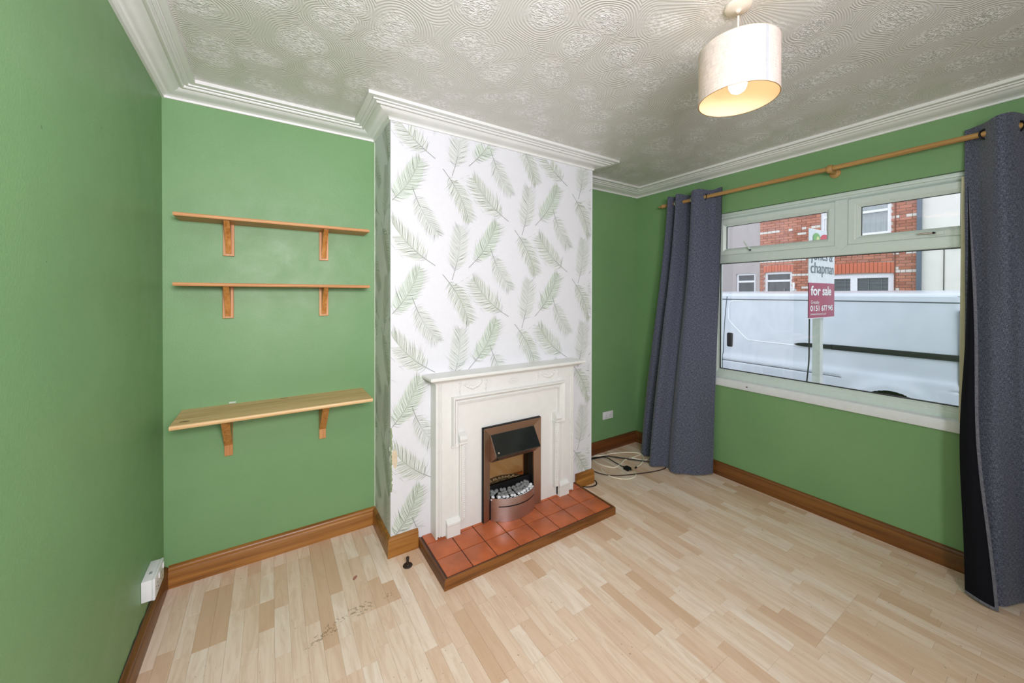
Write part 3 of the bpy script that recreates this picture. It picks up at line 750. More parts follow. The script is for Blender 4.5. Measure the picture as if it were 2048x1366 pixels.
for sgn in (1, -1):
    bm = bmesh.new()
    f_ = (lambda x: x) if sgn > 0 else (lambda x: 2*MC-x)
    def bb(x0, x1, y0, z0, z1, bev=.0015): a, b = sorted((f_(x0), f_(x1))); bbox(bm, a, b, y0, LY+.015, z0, z1, bev)
    bb(1.340, 1.386, LY-.014, .566, .584, .002)                       # foot of upper moulding
    fromi('ear_block', bm, CREAM, fs_, 35)
for sgn in (1, -1):
    f_ = (lambda x: x) if sgn > 0 else (lambda x: 2*MC-x)
    # capital: block with stepped scroll head
    bm = bmesh.new(); x0, x1 = sorted((f_(1.384), f_(1.432)))
    prism(bm, [(PY, .575), (LY-.022, .578), (LY-.028, .590), (LY-.034, .612), (LY-.028, .630), (LY-.012, .640), (PY, .644)], x0, x1, lambda u, v, w: (w, u, v))
    bbox(bm, x0-.003, x1+.003, LY-.032, PY, .584, .592, .002)
    fromi('capital', bm, CREAM, fs_, 30)
    # lower pilaster strip with a row of beads
    x0, x1 = sorted((f_(1.390), f_(1.430)))
    box('pilaster', x0, x1, LY-.018, PY, .128, .58, CREAM, fs_, .002, 1)
    bm = bmesh.new(); xc = f_(1.420)
    for k in range(34):
        r = bmesh.ops.create_icosphere(bm, subdivisions=1, radius=.0058)
        for v in r['verts']: v.co = Vector((xc+v.co.x, LY-.018+v.co.y*.9, .142+k*.0128+v.co.z))
    fromi('beading', bm, CREAM, fs_, 60)
    bm = bmesh.new(); x0, x1 = sorted((f_(1.396), f_(1.408))); bbox(bm, x0, x1, LY-.026, LY-.005, .13, .575, .003, 2); fromi('reed', bm, CREAM, fs_, 40)
    # plinth block
    x0, x1 = sorted((f_(1.308), f_(1.392))); bm = bmesh.new()
    prism(bm, [(PY, HH), (LY-.022, HH), (LY-.022, .118), (LY-.026, .122), (LY-.025, .132), (LY-.006, .152), (PY, .154)], x0, x1, lambda u, v, w: (w, u, v)); fromi('plinth_block', bm, CREAM, fs_, 30)
# mantel shelf with moulded underside
def ring_stack(name, prof, mat, parent):
    """prof: (overhang, z) rings around the box LX0..LX1 / LY"""
    bm = bmesh.new(); R_ = []
    for o, z in prof: R_.append([bm.verts.new(p) for p in ((LX0-o, -C_-.001, z), (LX0-o, LY-o*1.2, z), (LX1+o, LY-o*1.2, z), (LX1+o, -C_-.001, z))])
    for a, b in zip(R_, R_[1:]):
        for k in range(4): bm.faces.new((a[k], a[(k+1) % 4], b[(k+1) % 4], b[k]))
    bm.faces.new(R_[0]); bm.faces.new(R_[-1][::-1]); return fromi(name, bm, mat, parent, 25)
ring_stack('mantel_shelf', [(-.002, .952), (.006, .953), (.008, .958), (.013, .962), (.022, .966), (.034, .972), (.040, .978), (.048, .9795), (.0535, .983), (.055, .989), (.055, .994), (.052, .9985), (.050, 1.0)], CREAM, fs_)
# garland reliefs
def garland(x0, x1, z0, z1, drops=True):
    bm = bmesh.new(); R = random.Random(int(x0*1000))
    def blob(x, z, r, e=1.0):
        q = bmesh.ops.create_icosphere(bm, subdivisions=1, radius=r)
        for v in q['verts']: v.co = Vector((x+v.co.x*e, LY-.001+v.co.y*1.0, z+v.co.z))
    n = 15
    for i in range(n):
        t = i/(n-1); x = x0+(x1-x0)*(.22+.56*t); z = z1-.012-(z1-z0-.03)*math.sin(PI*t)*.75
        blob(x+R.uniform(-.002, .002), z+R.uniform(-.003, .003), .0072+.0048*math.sin(PI*t)+R.uniform(0, .002))
        if i % 2: blob(x, z+.008, .0045)
    if drops:
        for xx in (x0+.012, x1-.012):
            for k in range(8): blob(xx+.003*math.sin(k*1.9), z1-.004-k*.0095, .0078-.0004*k)
            blob(xx-.006, z1-.004, .005); blob(xx+.006, z1-.004, .005)
    fromi('garland', bm, CREAM, fs_, 60)
garland(1.385, 1.585, .878, .945); garland(2*MC-1.585, 2*MC-1.385, .878, .945)
bm = bmesh.new()
for i in range(20):
    a = 2*PI*i/20; q = bmesh.ops.create_icosphere(bm, subdivisions=1, radius=.0048)
    for v in q['verts']: v.co = Vector((MC+.034*math.cos(a)+v.co.x*1.3, LY-.001+v.co.y*.7, .913+.017*math.sin(a)+v.co.z))
for xx in (-.012, 0, .012):
    q = bmesh.ops.create_icosphere(bm, subdivisions=1, radius=.007)
    for v in q['verts']: v.co = Vector((MC+xx+v.co.x, LY-.001+v.co.y*.7, .913+v.co.z))
fromi('rosette', bm, CREAM, fs_, 60)
rebase(fs_, (MC, -.42, 0))

# ------------------------------------------------------------------ electric fire
ef = thing('electric_fire', 'brushed steel inset electric fire with bowed front and dark hood', 'fireplace')
FY = -.461; ZB = HH+.0015
# black casing
bm = bmesh.new()
for (x0, x1, z0, z1) in ((FX0, FX0+.05, ZB, FZ1), (FX1-.05, FX1, ZB, FZ1), (FX0+.05, FX1-.05, FZ1-.05, FZ1), (FX0+.05, FX1-.05, ZB, ZB+.03)):
    bbox(bm, x0, x1, FY+.013, PY-.0005, z0, z1)
bbox(bm, FX0, FX0+.004, FY+.004, FY+.014, ZB, FZ1); bbox(bm, FX0, FX1, FY+.004, FY+.014, FZ1-.004, FZ1)
bbox(bm, FX0+.04, FX0+.05, PY-.001, -.375, ZB, FZ1-.04); bbox(bm, FX1-.05, FX1-.04, PY-.001, -.375, ZB, FZ1-.04)
bbox(bm, FX0+.05, FX1-.05, PY-.001, -.375, FZ1-.055, FZ1-.045); bbox(bm, FX0+.05, FX1-.05, PY-.001, -.375, ZB, ZB+.08)
fromi('casing', bm, BLACKP, ef, None)
bm = bmesh.new()
o = [(FX0+.004, ZB+.0), (FX1, ZB+.0), (FX1, FZ1-.004), (FX0+.004, FZ1-.004)]; fw = .052
i_ = [(FX0+fw, ZB), (FX1-fw, ZB), (FX1-fw, FZ1-fw), (FX0+fw, FZ1-fw)]
rings = []
for t, y in ((0, FY+.004), (0, FY-.001), (.05, FY-.003), (1, FY+.010), (1, FY+.022)):
    rings.append([bm.verts.new((o[k][0]+(i_[k][0]-o[k][0])*t, y, o[k][1]+(i_[k][1]-o[k][1])*t)) for k in range(4)])
for a, b in zip(rings, rings[1:]):
    for k in (1, 2, 3): bm.faces.new((a[k], a[(k+1) % 4], b[(k+1) % 4], b[k]))
fromi('steel_frame', bm, STEEL, ef, 15)
box('mirror_back', FX0+.05, FX1-.05, -.384, -.379, ZB+.08, FZ1-.055, MIRROR, ef)
box('back_ledge', FX0+.05, FX1-.05, -.396, -.388, .165, .232, BLACKP, ef)
# hood: wedge leaning out toward its lower edge
hx0, hx1 = FX0+.052, FX1-.052
bm = bmesh.new(); ht = (FY+.012, FZ1-.054); hb_ = (FY-.062, .475)
prism(bm, [ht, hb_, (FY-.058, .466), (FY-.0, .418), (FY+.02, .418), (FY+.02, FZ1-.054)], hx0+.001, hx1-.001, lambda u, v, w: (w, u, v)); fromi('hood_side', bm, STEEL, ef, 20)
bm = bmesh.new(); dx = .004
prism(bm, [(ht[0]-.002, ht[1]-.001), (hb_[0]-.004, hb_[1]+.001), (hb_[0]-.003, hb_[1]-.006), (hb_[0]+.002, hb_[1]-.006), (ht[0]+.003, ht[1]-.004)], hx0+.006, hx1-.0015, lambda u, v, w: (w, u, v)); fromi('hood_glass', bm, HOODM, ef, 20)
lathe('badge', [(0, -.0025), (.0055, -.0022), (.006, 0), (0, .0005)], CHROME, ef, (hx0+.022, hb_[0]-.0005, hb_[1]+.022), 14, 'y')
lathe('control_knob', [(0, -.008), (.009, -.008), (.011, 0), (.011, .01)], BLACKP, ef, (hx0+.03, FY-.028, .448), 14, 'z')
# bowed fret with a slot
def bow(name, z0, z1, mat, parent, th=.003, dz=0, x0=FX0+.055, x1=FX1-.052, dep=.075, u0=0, u1=1, y0=FY+.0):
    bm = bmesh.new(); N = 28; rows = []
    for i in range(N+1):
        u = u0+(u1-u0)*i/N; x = x0+(x1-x0)*u; d = dep*(1-(2*u-1)**2)**.75 if abs(2*u-1) < 1 else 0
        zt = z1(u) if callable(z1) else z1; zb = z0(u) if callable(z0) else z0
        rows.append([bm.verts.new((x, y0-d, zb)), bm.verts.new((x, y0-d, zt)), bm.verts.new((x, y0-d+th, zt)), bm.verts.new((x, y0-d+th, zb))])
    for a, b in zip(rows, rows[1:]):
        for k in range(4): bm.faces.new((a[k], b[k], b[(k+1) % 4], a[(k+1) % 4]))
    bm.faces.new(rows[0]); bm.faces.new(rows[-1][::-1]); return fromi(name, bm, mat, parent, 40)
zt = lambda u: .190-.0*u
bow('bow_front', ZB, lambda u: .143, STEEL2, ef); bow('bow_front', lambda u: .150, lambda u: .196, STEEL2, ef)
bow('slot_end', .142, .151, STEEL2, ef, u0=0, u1=.10); bow('slot_end', .142, .151, STEEL2, ef, u0=.93, u1=1)
bow('slot_back', .135, .158, BLACKP, ef, y0=FY+.006)
bow('bow_liner', ZB+.02, lambda u: .188, BLACKP, ef, y0=FY+.009, th=.002)
# fuel bed tray
bm = bmesh.new(); top = []; N = 28
for i in range(N+1):
    u = i/N; x = FX0+.055+(FX1-FX0-.107)*u; d = .070*(1-(2*u-1)**2)**.75 if 0 < u < 1 else 0; top.append((x, FY+.004-d))
top += [(FX1-.053, -.39), (FX0+.056, -.39)]
prism(bm, top, .160, .166, lambda u, v, w: (u, v, w)); fromi('fuel_tray', bm, BLACKP, ef, None)
rebase(ef, ((FX0+FX1)/2, -.45, ZB))
# pebbles on the fuel bed: each one a thing of its own
def pebble(mat, nm):
    bm = bmesh.new(); bmesh.ops.create_icosphere(bm, subdivisions=3, radius=1); sd_ = random.random()*50
    for v in bm.verts: v.co *= 1+.14*noise.noise(v.co*1.1+Vector((sd_, 0, 0)))
    return fromi(nm, bm, mat, None, 180)
protoG, protoW = pebble(PEB_G, 'pebble'), pebble(PEB_W, 'pebble')
R = random.Random(21)
def place(proto, first, x, y, z, r, lab, grp):
    o = proto if first else proto.copy()
    if not first: COL.objects.link(o)
    o.location = (x, y, z); o.scale = (r*R.uniform(.95, 1.25), r*R.uniform(.9, 1.1), r*R.uniform(.72, .9)); o.rotation_euler = (R.uniform(-.3, .3), R.uniform(-.3, .3), R.uniform(0, 6))
    tag(o, lab, 'pebble', grp)
k = 0
for row, (off, cnt, zz) in enumerate(((.046, 13, .182), (.028, 12, .187))):
    for i in range(cnt):
        u = (i+.5+row*.35+R.uniform(-.22, .22))/(cnt+.4)
        if u > .97: continue
        x = FX0+.057+(FX1-FX0-.111)*u; d = .075*(1-(2*u-1)**2)**.75
        y = FY-d+.016+(.024 if row else 0); 
        place(protoW, k == 0, x, y, .184+.005*row+R.uniform(-.002, .002), .0108, 'round white pebble along the front edge of the fire bed', 'white pebbles in the electric fire'); k += 1
k = 0
for row in range(3):
    cnt = 12-row
    for i in range(cnt):
        u = (i+.5+R.uniform(-.28, .28)+.3*(row % 2))/cnt*.9+.05; x = FX0+.06+(FX1-FX0-.12)*u; d = .075*(1-(2*u-1)**2)**.75
        y = FY-d+.058+row*.022+R.uniform(-.006, .006)
        if y > -.412: y = -.412-R.uniform(0, .006)
        place(protoG, k == 0, x, y, .190+.007*row+R.uniform(-.004, .004), R.uniform(.0115, .0145), 'smooth dark grey pebble at the back of the fire bed', 'grey pebbles in the electric fire'); k += 1

# ------------------------------------------------------------------ sockets
so = thing('wall_socket', 'white double socket in a raised box low on the left wall', 'socket')
bk = box('back_box', .0005, .034, -.392, -.242, .197, .283, SOCKET, so, .002)
fp_ = box('face_plate', .034, .044, -.394, -.240, .195, .285, SOCKET, so, .0035)
for cy in (-.352, -.282):
    box('rocker_switch', .044, .0475, cy-.008+.024, cy+.006+.024, .250, .272, SOCKET, fp_, .001)
    for (dy, dz, w, h) in ((0, .022, .004, .009), (-.011, 0, .007, .004), (.011, 0, .007, .004)):
        box('pin_hole', .0436, .0443, cy+dy-w/2, cy+dy+w/2, .222+dz-h/2, .222+dz+h/2, BLACKP, fp_)
for cy in (-.375, -.259): lathe('screw', [(0, .0448), (.003, .0447), (.0035, .0438)], CHROME, fp_, (0, cy, .24), 10, 'x')
box('knockout', .014, .024, -.345, -.327, .2825, .2838, plain('grey_knockout', (150, 156, 156), .5), bk, .0005)
rebase(so, (0, -.317, .195))
so = thing('wall_socket', 'white double socket set flat on the dark green alcove wall beside the chimney', 'socket')
fp_ = box('face_plate', 3.071, 3.205, -.008, -.0003, .297, .368, SOCKET, so, .003)
for cx in (3.110, 3.166):
    box('rocker_switch', cx-.013, cx-.001, -.0105, -.008, .340, .358, SOCKET, fp_, .001)
    for (dx_, dz, w, h) in ((0, .018, .004, .008), (-.010, 0, .006, .004), (.010, 0, .006, .004)):
        box('pin_hole', cx+dx_-w/2, cx+dx_+w/2, -.0086, -.0079, .314+dz-h/2, .314+dz+h/2, BLACKP, fp_)
rebase(so, (3.138, 0, .297))

# ------------------------------------------------------------------ cables on the floor, pipe stub
def fpts(L, z=.006): return [(x, y, z+.0015*math.sin(i*2.1)) for i, (x, y) in enumerate(L)]
wc = thing('cable', 'coiled cream cable lying on the floor in the alcove corner', 'cable')
tube('loop', fpts([(3.029, -.091), (2.936, -.052), (2.869, -.069), (2.84, -.166), (2.859, -.251), (2.9, -.294), (2.976, -.289), (3.092, -.25), (3.181, -.248), (3.305, -.246), (3.367, -.233), (3.398, -.263), (3.372, -.309), (3.289, -.346), (3.231, -.339), (3.203, -.301), (3.167, -.259)]), .0056, PLASTW, wc, 8, 8)
tube('loop', fpts([(3.036, -.085), (3.131, -.114), (3.242, -.16), (3.307, -.226), (3.281, -.291), (3.215, -.347), (3.129, -.386), (3.06, -.40)], .010), .0056, PLASTW, wc, 8, 8)
tube('connector', [(3.066, -.3985, .009), (3.040, -.404, .009)], .0065, BLACKP, wc, 10, 1)
rebase(wc, (3.1, -.25, 0))
t3 = tube('cable', fpts([(2.80, -.243), (2.78, -.262), (2.765, -.312), (2.758, -.389), (2.792, -.458), (2.863, -.495), (2.939, -.488), (2.99, -.44)], .004), .0042, PLASTW, None, 8, 8)
tag(t3, 'thin cream cable curving nearest the room on the alcove floor', 'cable')
bc = thing('cable', 'black mains cable with a three-pin plug on the alcove floor', 'cable')
tube('lead', fpts([(2.80, -.10), (2.869, -.069), (2.93, -.085), (2.985, -.13), (2.982, -.19), (2.977, -.252), (2.969, -.320), (2.969, -.345)], .009), .0038, CABLEB, bc, 8, 8)
bm = bmesh.new(); r = bbox(bm, 2.945, 2.993, -.405, -.355, .001, .026, .006, 2)
pg = fromi('plug', bm, BLACKP, bc, 40)
for (dx_, w) in ((0, .007), (-.013, .005), (.013, .005)): box('pin', 2.969+dx_-w/2, 2.969+dx_+w/2, -.422, -.404, .010, .014, CHROME, pg)
tube('flex_collar', [(2.969, -.357, .013), (2.969, -.335, .011)], lambda s: .008-.003*s, BLACKP, pg, 10, 1)
rebase(bc, (2.95, -.25, 0))
tag(tube('cable', fpts([(2.62, -.06), (2.74, -.075), (2.833, -.086), (2.923, -.104), (3.003, -.125), (3.105, -.239), (3.187, -.348), (3.265, -.454), (3.30, -.528), (3.33, -.62), (3.40, -.70)], .014), .0058, CABLEB, None, 8, 8), 'thick black cable running from the chimney side under the curtain', 'cable')
tag(tube('cable', fpts([(2.90, -.05), (2.821, -.097), (2.743, -.177), (2.708, -.259), (2.734, -.341), (2.807, -.404), (2.912, -.454), (3.035, -.5), (3.162, -.53), (3.262, -.537), (3.30, -.50)], .005), .0042, CABLEBR, None, 8, 8), 'dark brown cable sweeping across the alcove floor to the curtain', 'cable')
tag(tube('cable', fpts([(2.42, -.396), (2.455, -.395), (2.474, -.405), (2.506, -.423), (2.548, -.428), (2.578, -.412), (2.597, -.385), (2.60, -.34)], .005), .0042, CABLEB, None, 8, 8), 'short black cable looping round the chimney skirting end by the hearth', 'cable')
ps = thing('pipe_stub', 'short rusty capped pipe stub standing on the floor left of the hearth', 'pipe')
lathe('flange', [(0, .0), (.024, 0), (.0255, .003), (.023, .006), (.012, .008), (.0095, .012), (0, .012)], RUST, ps, (1.071, -.495, .0), 24)
lathe('stub', [(0, .048), (.0075, .048), (.009, .045), (.009, .040), (.0072, .038), (.0072, .006), (0, .006)], RUST, ps, (1.071, -.495, .0), 16)
rebase(ps, (1.071, -.495, 0))

# ------------------------------------------------------------------ pendant lamp
LXc, LYc = 1.852, -1.802; SB, SH_, SR = 2.1634, .183, .1263
pl_ = thing('pendant_lamp', 'ceiling pendant lamp with a cream linen drum shade, lit', 'lamp')
lathe('ceiling_rose', [(0, 2.5), (.043, 2.5), (.045, 2.497), (.043, 2.490), (.034, 2.484), (.014, 2.481), (.008, 2.478), (.005, 2.474), (0, 2.474)], ROSEM, pl_, (LXc, LYc, 0), 36)
tube('cord', [(LXc, LYc, 2.462), (LXc, LYc, 2.30)], .0035, ROSEM, pl_, 8, 1)
SHO = mat_translucent('linen_shade', (240, 232, 224), (255, 238, 224), .30); SHI = mat_translucent('shade_lining', (250, 230, 198), (255, 232, 205), .42, False)
def ringwall(name, r0, r1, z0, z1, mat, parent, n=72):
    vs, fs = [], []
    for i in range(n+1):
        a = 2*PI*i/n+.9; c, s = math.cos(a), math.sin(a)
        for r, z in ((r0, z0), (r0, z1), (r1, z1), (r1, z0)): vs.append((LXc+r*c, LYc+r*s, z))
    for i in range(n):
        for k in range(4): fs.append((i*4+k, (i+1)*4+k, (i+1)*4+(k+1) % 4, i*4+(k+1) % 4))
    o = mk(name, vs, fs, mat, parent, auto=40); uv = o.data.uv_layers.new(name='UVMap')
    for q, l in enumerate(o.data.loops): uv.data[q].uv = ((l.vertex_index//4)/n*.8, vs[l.vertex_index][2])
    return o
sh = ringwall('lamp_shade', SR, SR-.0008, SB, SB+SH_, SHO, pl_)
ringwall('shade_lining', SR-.001, SR-.0018, SB+.0006, SB+SH_-.0006, SHI, sh)
torus('rim_wire', SR-.0012, .0016, plain('brass_rim', (150, 116, 60), .4), sh, (LXc, LYc, SB), (0, 0, 1), 72, 6)
torus('rim_wire', SR-.0012, .0016, plain('brass_rim_top', (190, 170, 130), .4), sh, (LXc, LYc, SB+SH_), (0, 0, 1), 72, 6)
# seam tape: on the camera's right side of the drum
aS = math.atan2(CY-LYc, CX-LXc)+.66
bm = bmesh.new()
for k in range(4):
    a0 = aS+k*.019; a1 = a0+.019; r = SR+.0006
    V = [bm.verts.new((LXc+r*math.cos(a), LYc+r*math.sin(a), z)) for a, z in ((a0, SB+.002), (a1, SB+.002), (a1, SB+SH_-.002), (a0, SB+SH_-.002))]; bm.faces.new(V)
fromi('seam', bm, plain('grey_seam_tape', (172, 176, 180), .8), sh, None)
bm = bmesh.new()
for k in range(3):
    a = 2*PI*k/3+.4; tube('', [(LXc+.018*math.cos(a), LYc+.018*math.sin(a), SB+SH_-.022), (LXc+.07*math.cos(a), LYc+.07*math.sin(a), SB+SH_-.012), (LXc+(SR-.002)*math.cos(a), LYc+(SR-.002)*math.sin(a), SB+SH_)], .0012, None, None, 6, 4, bm)
fromi('spider', bm, CHROME, pl_, 60)
lathe('lamp_holder', [(0, 2.345), (.008, 2.345), (.010, 2.335), (.017, 2.328), (.0195, 2.318), (.0195, 2.288), (.015, 2.280), (0, 2.280)], ROSEM, pl_, (LXc, LYc, 0), 24)
BULB = mat_emit('lit_bulb', (1.0, .84, .64), 11.5)
lathe('bulb', [(0, 2.188), (.012, 2.190), (.022, 2.197), (.028, 2.209), (.030, 2.222), (.027, 2.238), (.020, 2.254), (.014, 2.268), (.0125, 2.28), (0, 2.28)], BULB, pl_, (LXc, LYc, 0), 28, auto=80)
rebase(pl_, (LXc, LYc, 2.5))

# ================================================================== outside
GZ = -.45
PAV = plain('grey_pavement', (150, 150, 148), .85, var=.1, nscale=20, bump=.002); ROAD = plain('asphalt', (92, 92, 94), .9, var=.15, nscale=60, bump=.003)
struct(box('pavement', W+.09, 6.85, -14, 16, GZ-.1, GZ+.12, PAV)); struct(box('road', 6.85, 11.9, -14, 16, GZ-.15, GZ, ROAD)); struct(box('pavement', 11.9, 16, -14, 16, GZ-.1, GZ+.12, PAV))
# outer face of our own wall above and beside the window is the wall_right slab itself

# ------------------------------------------------------------------ van
VX = 7.3
def mat_van():
    t = NT('white_van_paint'); co = t.coord(); f = t.noise(co, 3, 3)
    t.b.inputs['Coat Weight'].default_value = .6; t.b.inputs['Coat Roughness'].default_value = .08
    return t.fin(t.ramp(f, [(.3, (188, 195, 206)), (.7, (197, 204, 214))]), .45, 0)
VAN = mat_van(); SEAMM = plain('van_panel_gap', (74, 80, 88), .6)
van = thing('van', 'white panel van parked along the street outside the window', 'van')
V0, V1 = -1.655, 3.05     # rear, front
WC, WZ, WR = -1.06, GZ+.315, .385   # rear wheel arch centre
WF = 1.95
def side_x(y, z):
    """outward bulge of the near flank"""
    x = 0.0
    if z > .55: x += .055*((z-.55)/.95)**1.6          # tumblehome
    s = 1/(1+math.exp(-(z-.42)/.018)); x += -.030*(1-s)       # lower body steps out
    if z < .30: x += .05*((.30-z)/.7)**1.4
    for c in (WC, WF):
        r = math.hypot(y-c, (z-WZ)*.97); x -= .040*math.exp(-((r-WR)/.10)**2)*(1 if z < .6 else 0)
    if y < V0+.10: x += .05*((V0+.10-y)/.10)**2
    x += .012*math.exp(-((z-.325)/.010)**2)*(1 if abs(y-WC) > .52 else 0)
    return VX+x
NY, NZ = 190, 110
ys = [V0+(V1-V0)*i/NY for i in range(NY+1)]; zs = [GZ+.22+(1.46-(GZ+.22))*j/NZ for j in range(NZ+1)]
vs, fs = [], []
for y in ys:
    for z in zs: vs.append((side_x(y, z), y, z))
# roof: rounded gutter then crown to far side
roofp = [(.062, 1.468), (.070, 1.482), (.090, 1.494), (.14, 1.506), (.4, 1.535), (.95, 1.55), (1.5, 1.535), (1.78, 1.50), (1.86, 1.44), (1.9, .5), (1.9, GZ+.22)]
m = len(zs); M2 = m+len(roofp); vs = []
for y in ys:
    for z in zs: vs.append((side_x(y, z), y, z))
    for dx_, z in roofp: vs.append((VX+dx_, y, z))
def inarch(y, z): return any(math.hypot(y-c, z-WZ) < WR-.02 for c in (WC, WF))
for i in range(NY):
    for j in range(M2-1):
        if j < m-1:
            cy_, cz_ = (ys[i]+ys[i+1])/2, (zs[j]+zs[j+1])/2
            if inarch(cy_, cz_): continue
        fs.append((i*M2+j, (i+1)*M2+j, (i+1)*M2+j+1, i*M2+j+1))
fs.append(tuple(range(M2))); fs.append(tuple(NY*M2+j for j in range(M2))[::-1])
body = mk('body', vs, fs, VAN, van, auto=40)
bm = bmesh.new()
for c in (WC, WF):    # clean arch lips and dark liners
    pts = [(0, c+(WR-.018)*math.cos(a), WZ+(WR-.018)*math.sin(a)) for a in [PI*i/32 for i in range(33)]]
    N = len(pts); r1 = [bm.verts.new((side_x(y, z)-.006, y, z)) for _, y, z in pts]; r2 = [bm.verts.new((side_x(y, z)-.004, c+(y-c)*1.09, WZ+(z-WZ)*1.09)) for _, y, z in pts]; r3 = [bm.verts.new((VX+.30, y, z)) for _, y, z in pts]
    for i in range(N-1): bm.faces.new((r1[i], r1[i+1], r2[i+1], r2[i])); bm.faces.new((r1[i], r1[i+1], r3[i+1], r3[i]))
fromi('arch_lip', bm, VAN, van, 60)
for c in (WC, WF):
    bm = bmesh.new(); N = 32; ra = [bm.verts.new((VX+.05, c+(WR-.02)*math.cos(2*PI*i/N), WZ+(WR-.02)*math.sin(2*PI*i/N))) for i in range(N)]; bm.faces.new(ra); 
    for v in bm.verts: v.co.x = VX+.20
    fromi('arch_liner', bm, BLACKP, van, None)
    wh = lathe('wheel', [(0, .02), (.12, .02), (.2, .0), (.212, .01), (.212, .2)], plain('wheel_steel', (120, 122, 126), .4, .7), van, (VX+.02, c, WZ), 36, 'x')
    lathe('tyre', [(.205, .0), (.25, -.012), (.30, -.01), (.318, .01), (.318, .19), (.29, .21), (.205, .2)], RUBBER, wh, (VX+.02, c, WZ), 48, 'x')
def on_side(name, yz, w, mat, lift=.004, parent=van, k=6):
    P = [Vector((0, y, z)) for y, z in yz]; P = catmull(P, k) if k > 1 else P
    pts = [(side_x(p.y, p.z)-lift*.2, p.y, p.z) for p in P]; return tube(name, pts, w, mat, parent, 6, 1)
on_side('panel_gap', [(1.085, 1.455), (1.10, 1.2), (1.115, .7), (1.12, .3), (1.12, 0)], .006, SEAMM)
on_side('panel_gap', [(1.19, 1.455), (1.205, .9), (1.21, .3)], .004, SEAMM)
on_side('roof_gutter', [(V1, 1.408), (1.1, 1.404), (0, 1.400), (-1.0, 1.392), (V0+.02, 1.385)], .008, SEAMM, k=8)
VH = plain('van_pressing_highlight', (236, 240, 246), .4)  # paler than the body: highlight on the pressed outline painted in
on_side('door_pressing', [(-.03, .700), (.45, .706), (.66, .715), (.735, .735), (.98, .975), (1.03, 1.04), (1.045, 1.10), (1.045, 1.28), (1.03, 1.345), (.98, 1.37), (.8, 1.372)], .007, VH)
on_side('sill_line', [(V1, .318), (1.1, .320), (0, .318), (-.55, .312)], .006, SEAMM)
bm = bmesh.new()
bbox(bm, VX-.022, VX+.03, V0+.01, -.42, .690, .762, .008, 2); rail = fromi('slide_rail', bm, BLACKP, van, 40)
bm = bmesh.new(); prism(bm, [(-.43, .694), (-.43, .758), (-.10, .752), (-.02, .742), (.03, .722), (-.02, .704), (-.10, .696)], VX-.03, VX+.02, lambda u, v, w: (w, u, v)); fromi('rail_cap', bm, BLACKP, van, 40)
bm = bmesh.new(); bbox(bm, VX-.012, VX+.04, .955, 1.062, .560, .812, .03, 3); fromi('door_handle', bm, BLACKP, van, 40)
bm = bmesh.new(); bbox(bm, VX-.002, VX+.10, V0-.012, V0+.03, .25, 1.30, .01, 1); fromi('tail_light', bm, plain('tail_light', (96, 98, 104), .3), van, 40)
bm = bmesh.new(); bbox(bm, VX+.05, VX+1.85, V0-.10, V0+.02, GZ+.25, GZ+.5, .03, 2); fromi('bumper', bm, BLACKP, van, 40)
bm = bmesh.new(); bbox(bm, VX+.04, VX+1.86, V1-.05, V1+.7, GZ+.22, .62, .15, 3)
prism(bm, [(V1-.05, .55), (V1+.62, .58), (V1-.05, 1.45)], VX+.1, VX+1.8, lambda u, v, w: (w, u, v)); fromi('bonnet', bm, VAN, van, 40)
rebase(van, (VX+.95, .7, GZ))

# ------------------------------------------------------------------ estate agent board
SY, SX0, SX1, SZ0, SZ1 = -1.11, 4.49, 5.10, 1.262, 2.072
BW = plain('white_board', (222, 228, 236), .35); BR = plain('maroon_board', (158, 36, 84), .35, var=.03)
sg = thing('sale_board', 'white and maroon for sale board on a post outside the window', 'sign')
def flex(x, z):  # board bows slightly
    return SY+.014*math.sin(PI*(x-SX0)/(SX1-SX0))*(-1)
def patch(name, x0, x1, z0, z1, mat, lift, parent, n=14, th=0):
    vs, fs = [], []
    for i in range(n+1):
        x = x0+(x1-x0)*i/n
        vs += [(x, flex(x, 0)-lift, z0), (x, flex(x, 0)-lift, z1), (x, flex(x, 0)+.004, z1), (x, flex(x, 0)+.004, z0)]
        if i:
            for k in range(4): fs.append((4*i-4+k, 4*i+k, 4*i+(k+1) % 4, 4*i-4+(k+1) % 4))
    fs.append((3, 2, 1, 0)); e = 4*n; fs.append((e, e+1, e+2, e+3))
    return mk(name, vs, fs, mat, parent)
bd = patch('board', SX0, SX1, SZ0, SZ1, BW, 0, sg); mr = patch('maroon_panel', SX0, SX1, SZ0+.006, 1.585, BR, .001, sg)
dg = bpy.context.evaluated_depsgraph_get()
def text(body, x, z, h, mat, width=None, parent=sg, bold=0, name='lettering'):
    cu = bpy.data.curves.new(name, 'FONT'); cu.body = body; cu.size = h; cu.offset = bold; o = bpy.data.objects.new('tmp', cu); COL.objects.link(o)
    bpy.context.view_layer.update(); d = bpy.context.evaluated_depsgraph_get(); me = bpy.data.meshes.new_from_object(o.evaluated_get(d)); bpy.data.objects.remove(o)
    xs = [v.co.x for v in me.vertices]; w = max(xs)-min(xs); sc = (width/w) if width else 1; mn = min(xs)
    for v in me.vertices:
        X = x+(v.co.x-mn)*sc; v.co = Vector((X, flex(X, 0)-.0025, z+v.co.y))
    me.materials.clear(); me.materials.append(mat); me.name = name
    q = bpy.data.objects.new(name, me); COL.objects.link(q); q.parent = parent; return q
TG = plain('grey_lettering', (92, 102, 116), .4); TW = plain('white_lettering', (240, 240, 244), .4)
text('jones &', SX0+.04, 1.794, .145, TG, .50); text('chapman', SX0+.035, 1.674, .145, TG, .54)
text('for sale', SX0+.035, 1.474, .118, TW, .46, bold=.003)
text('Greasby', SX0+.04, 1.395, .045, TW, .16); text('0151 677 945', SX0+.03, 1.330, .070, TW, .52, bold=.0015)
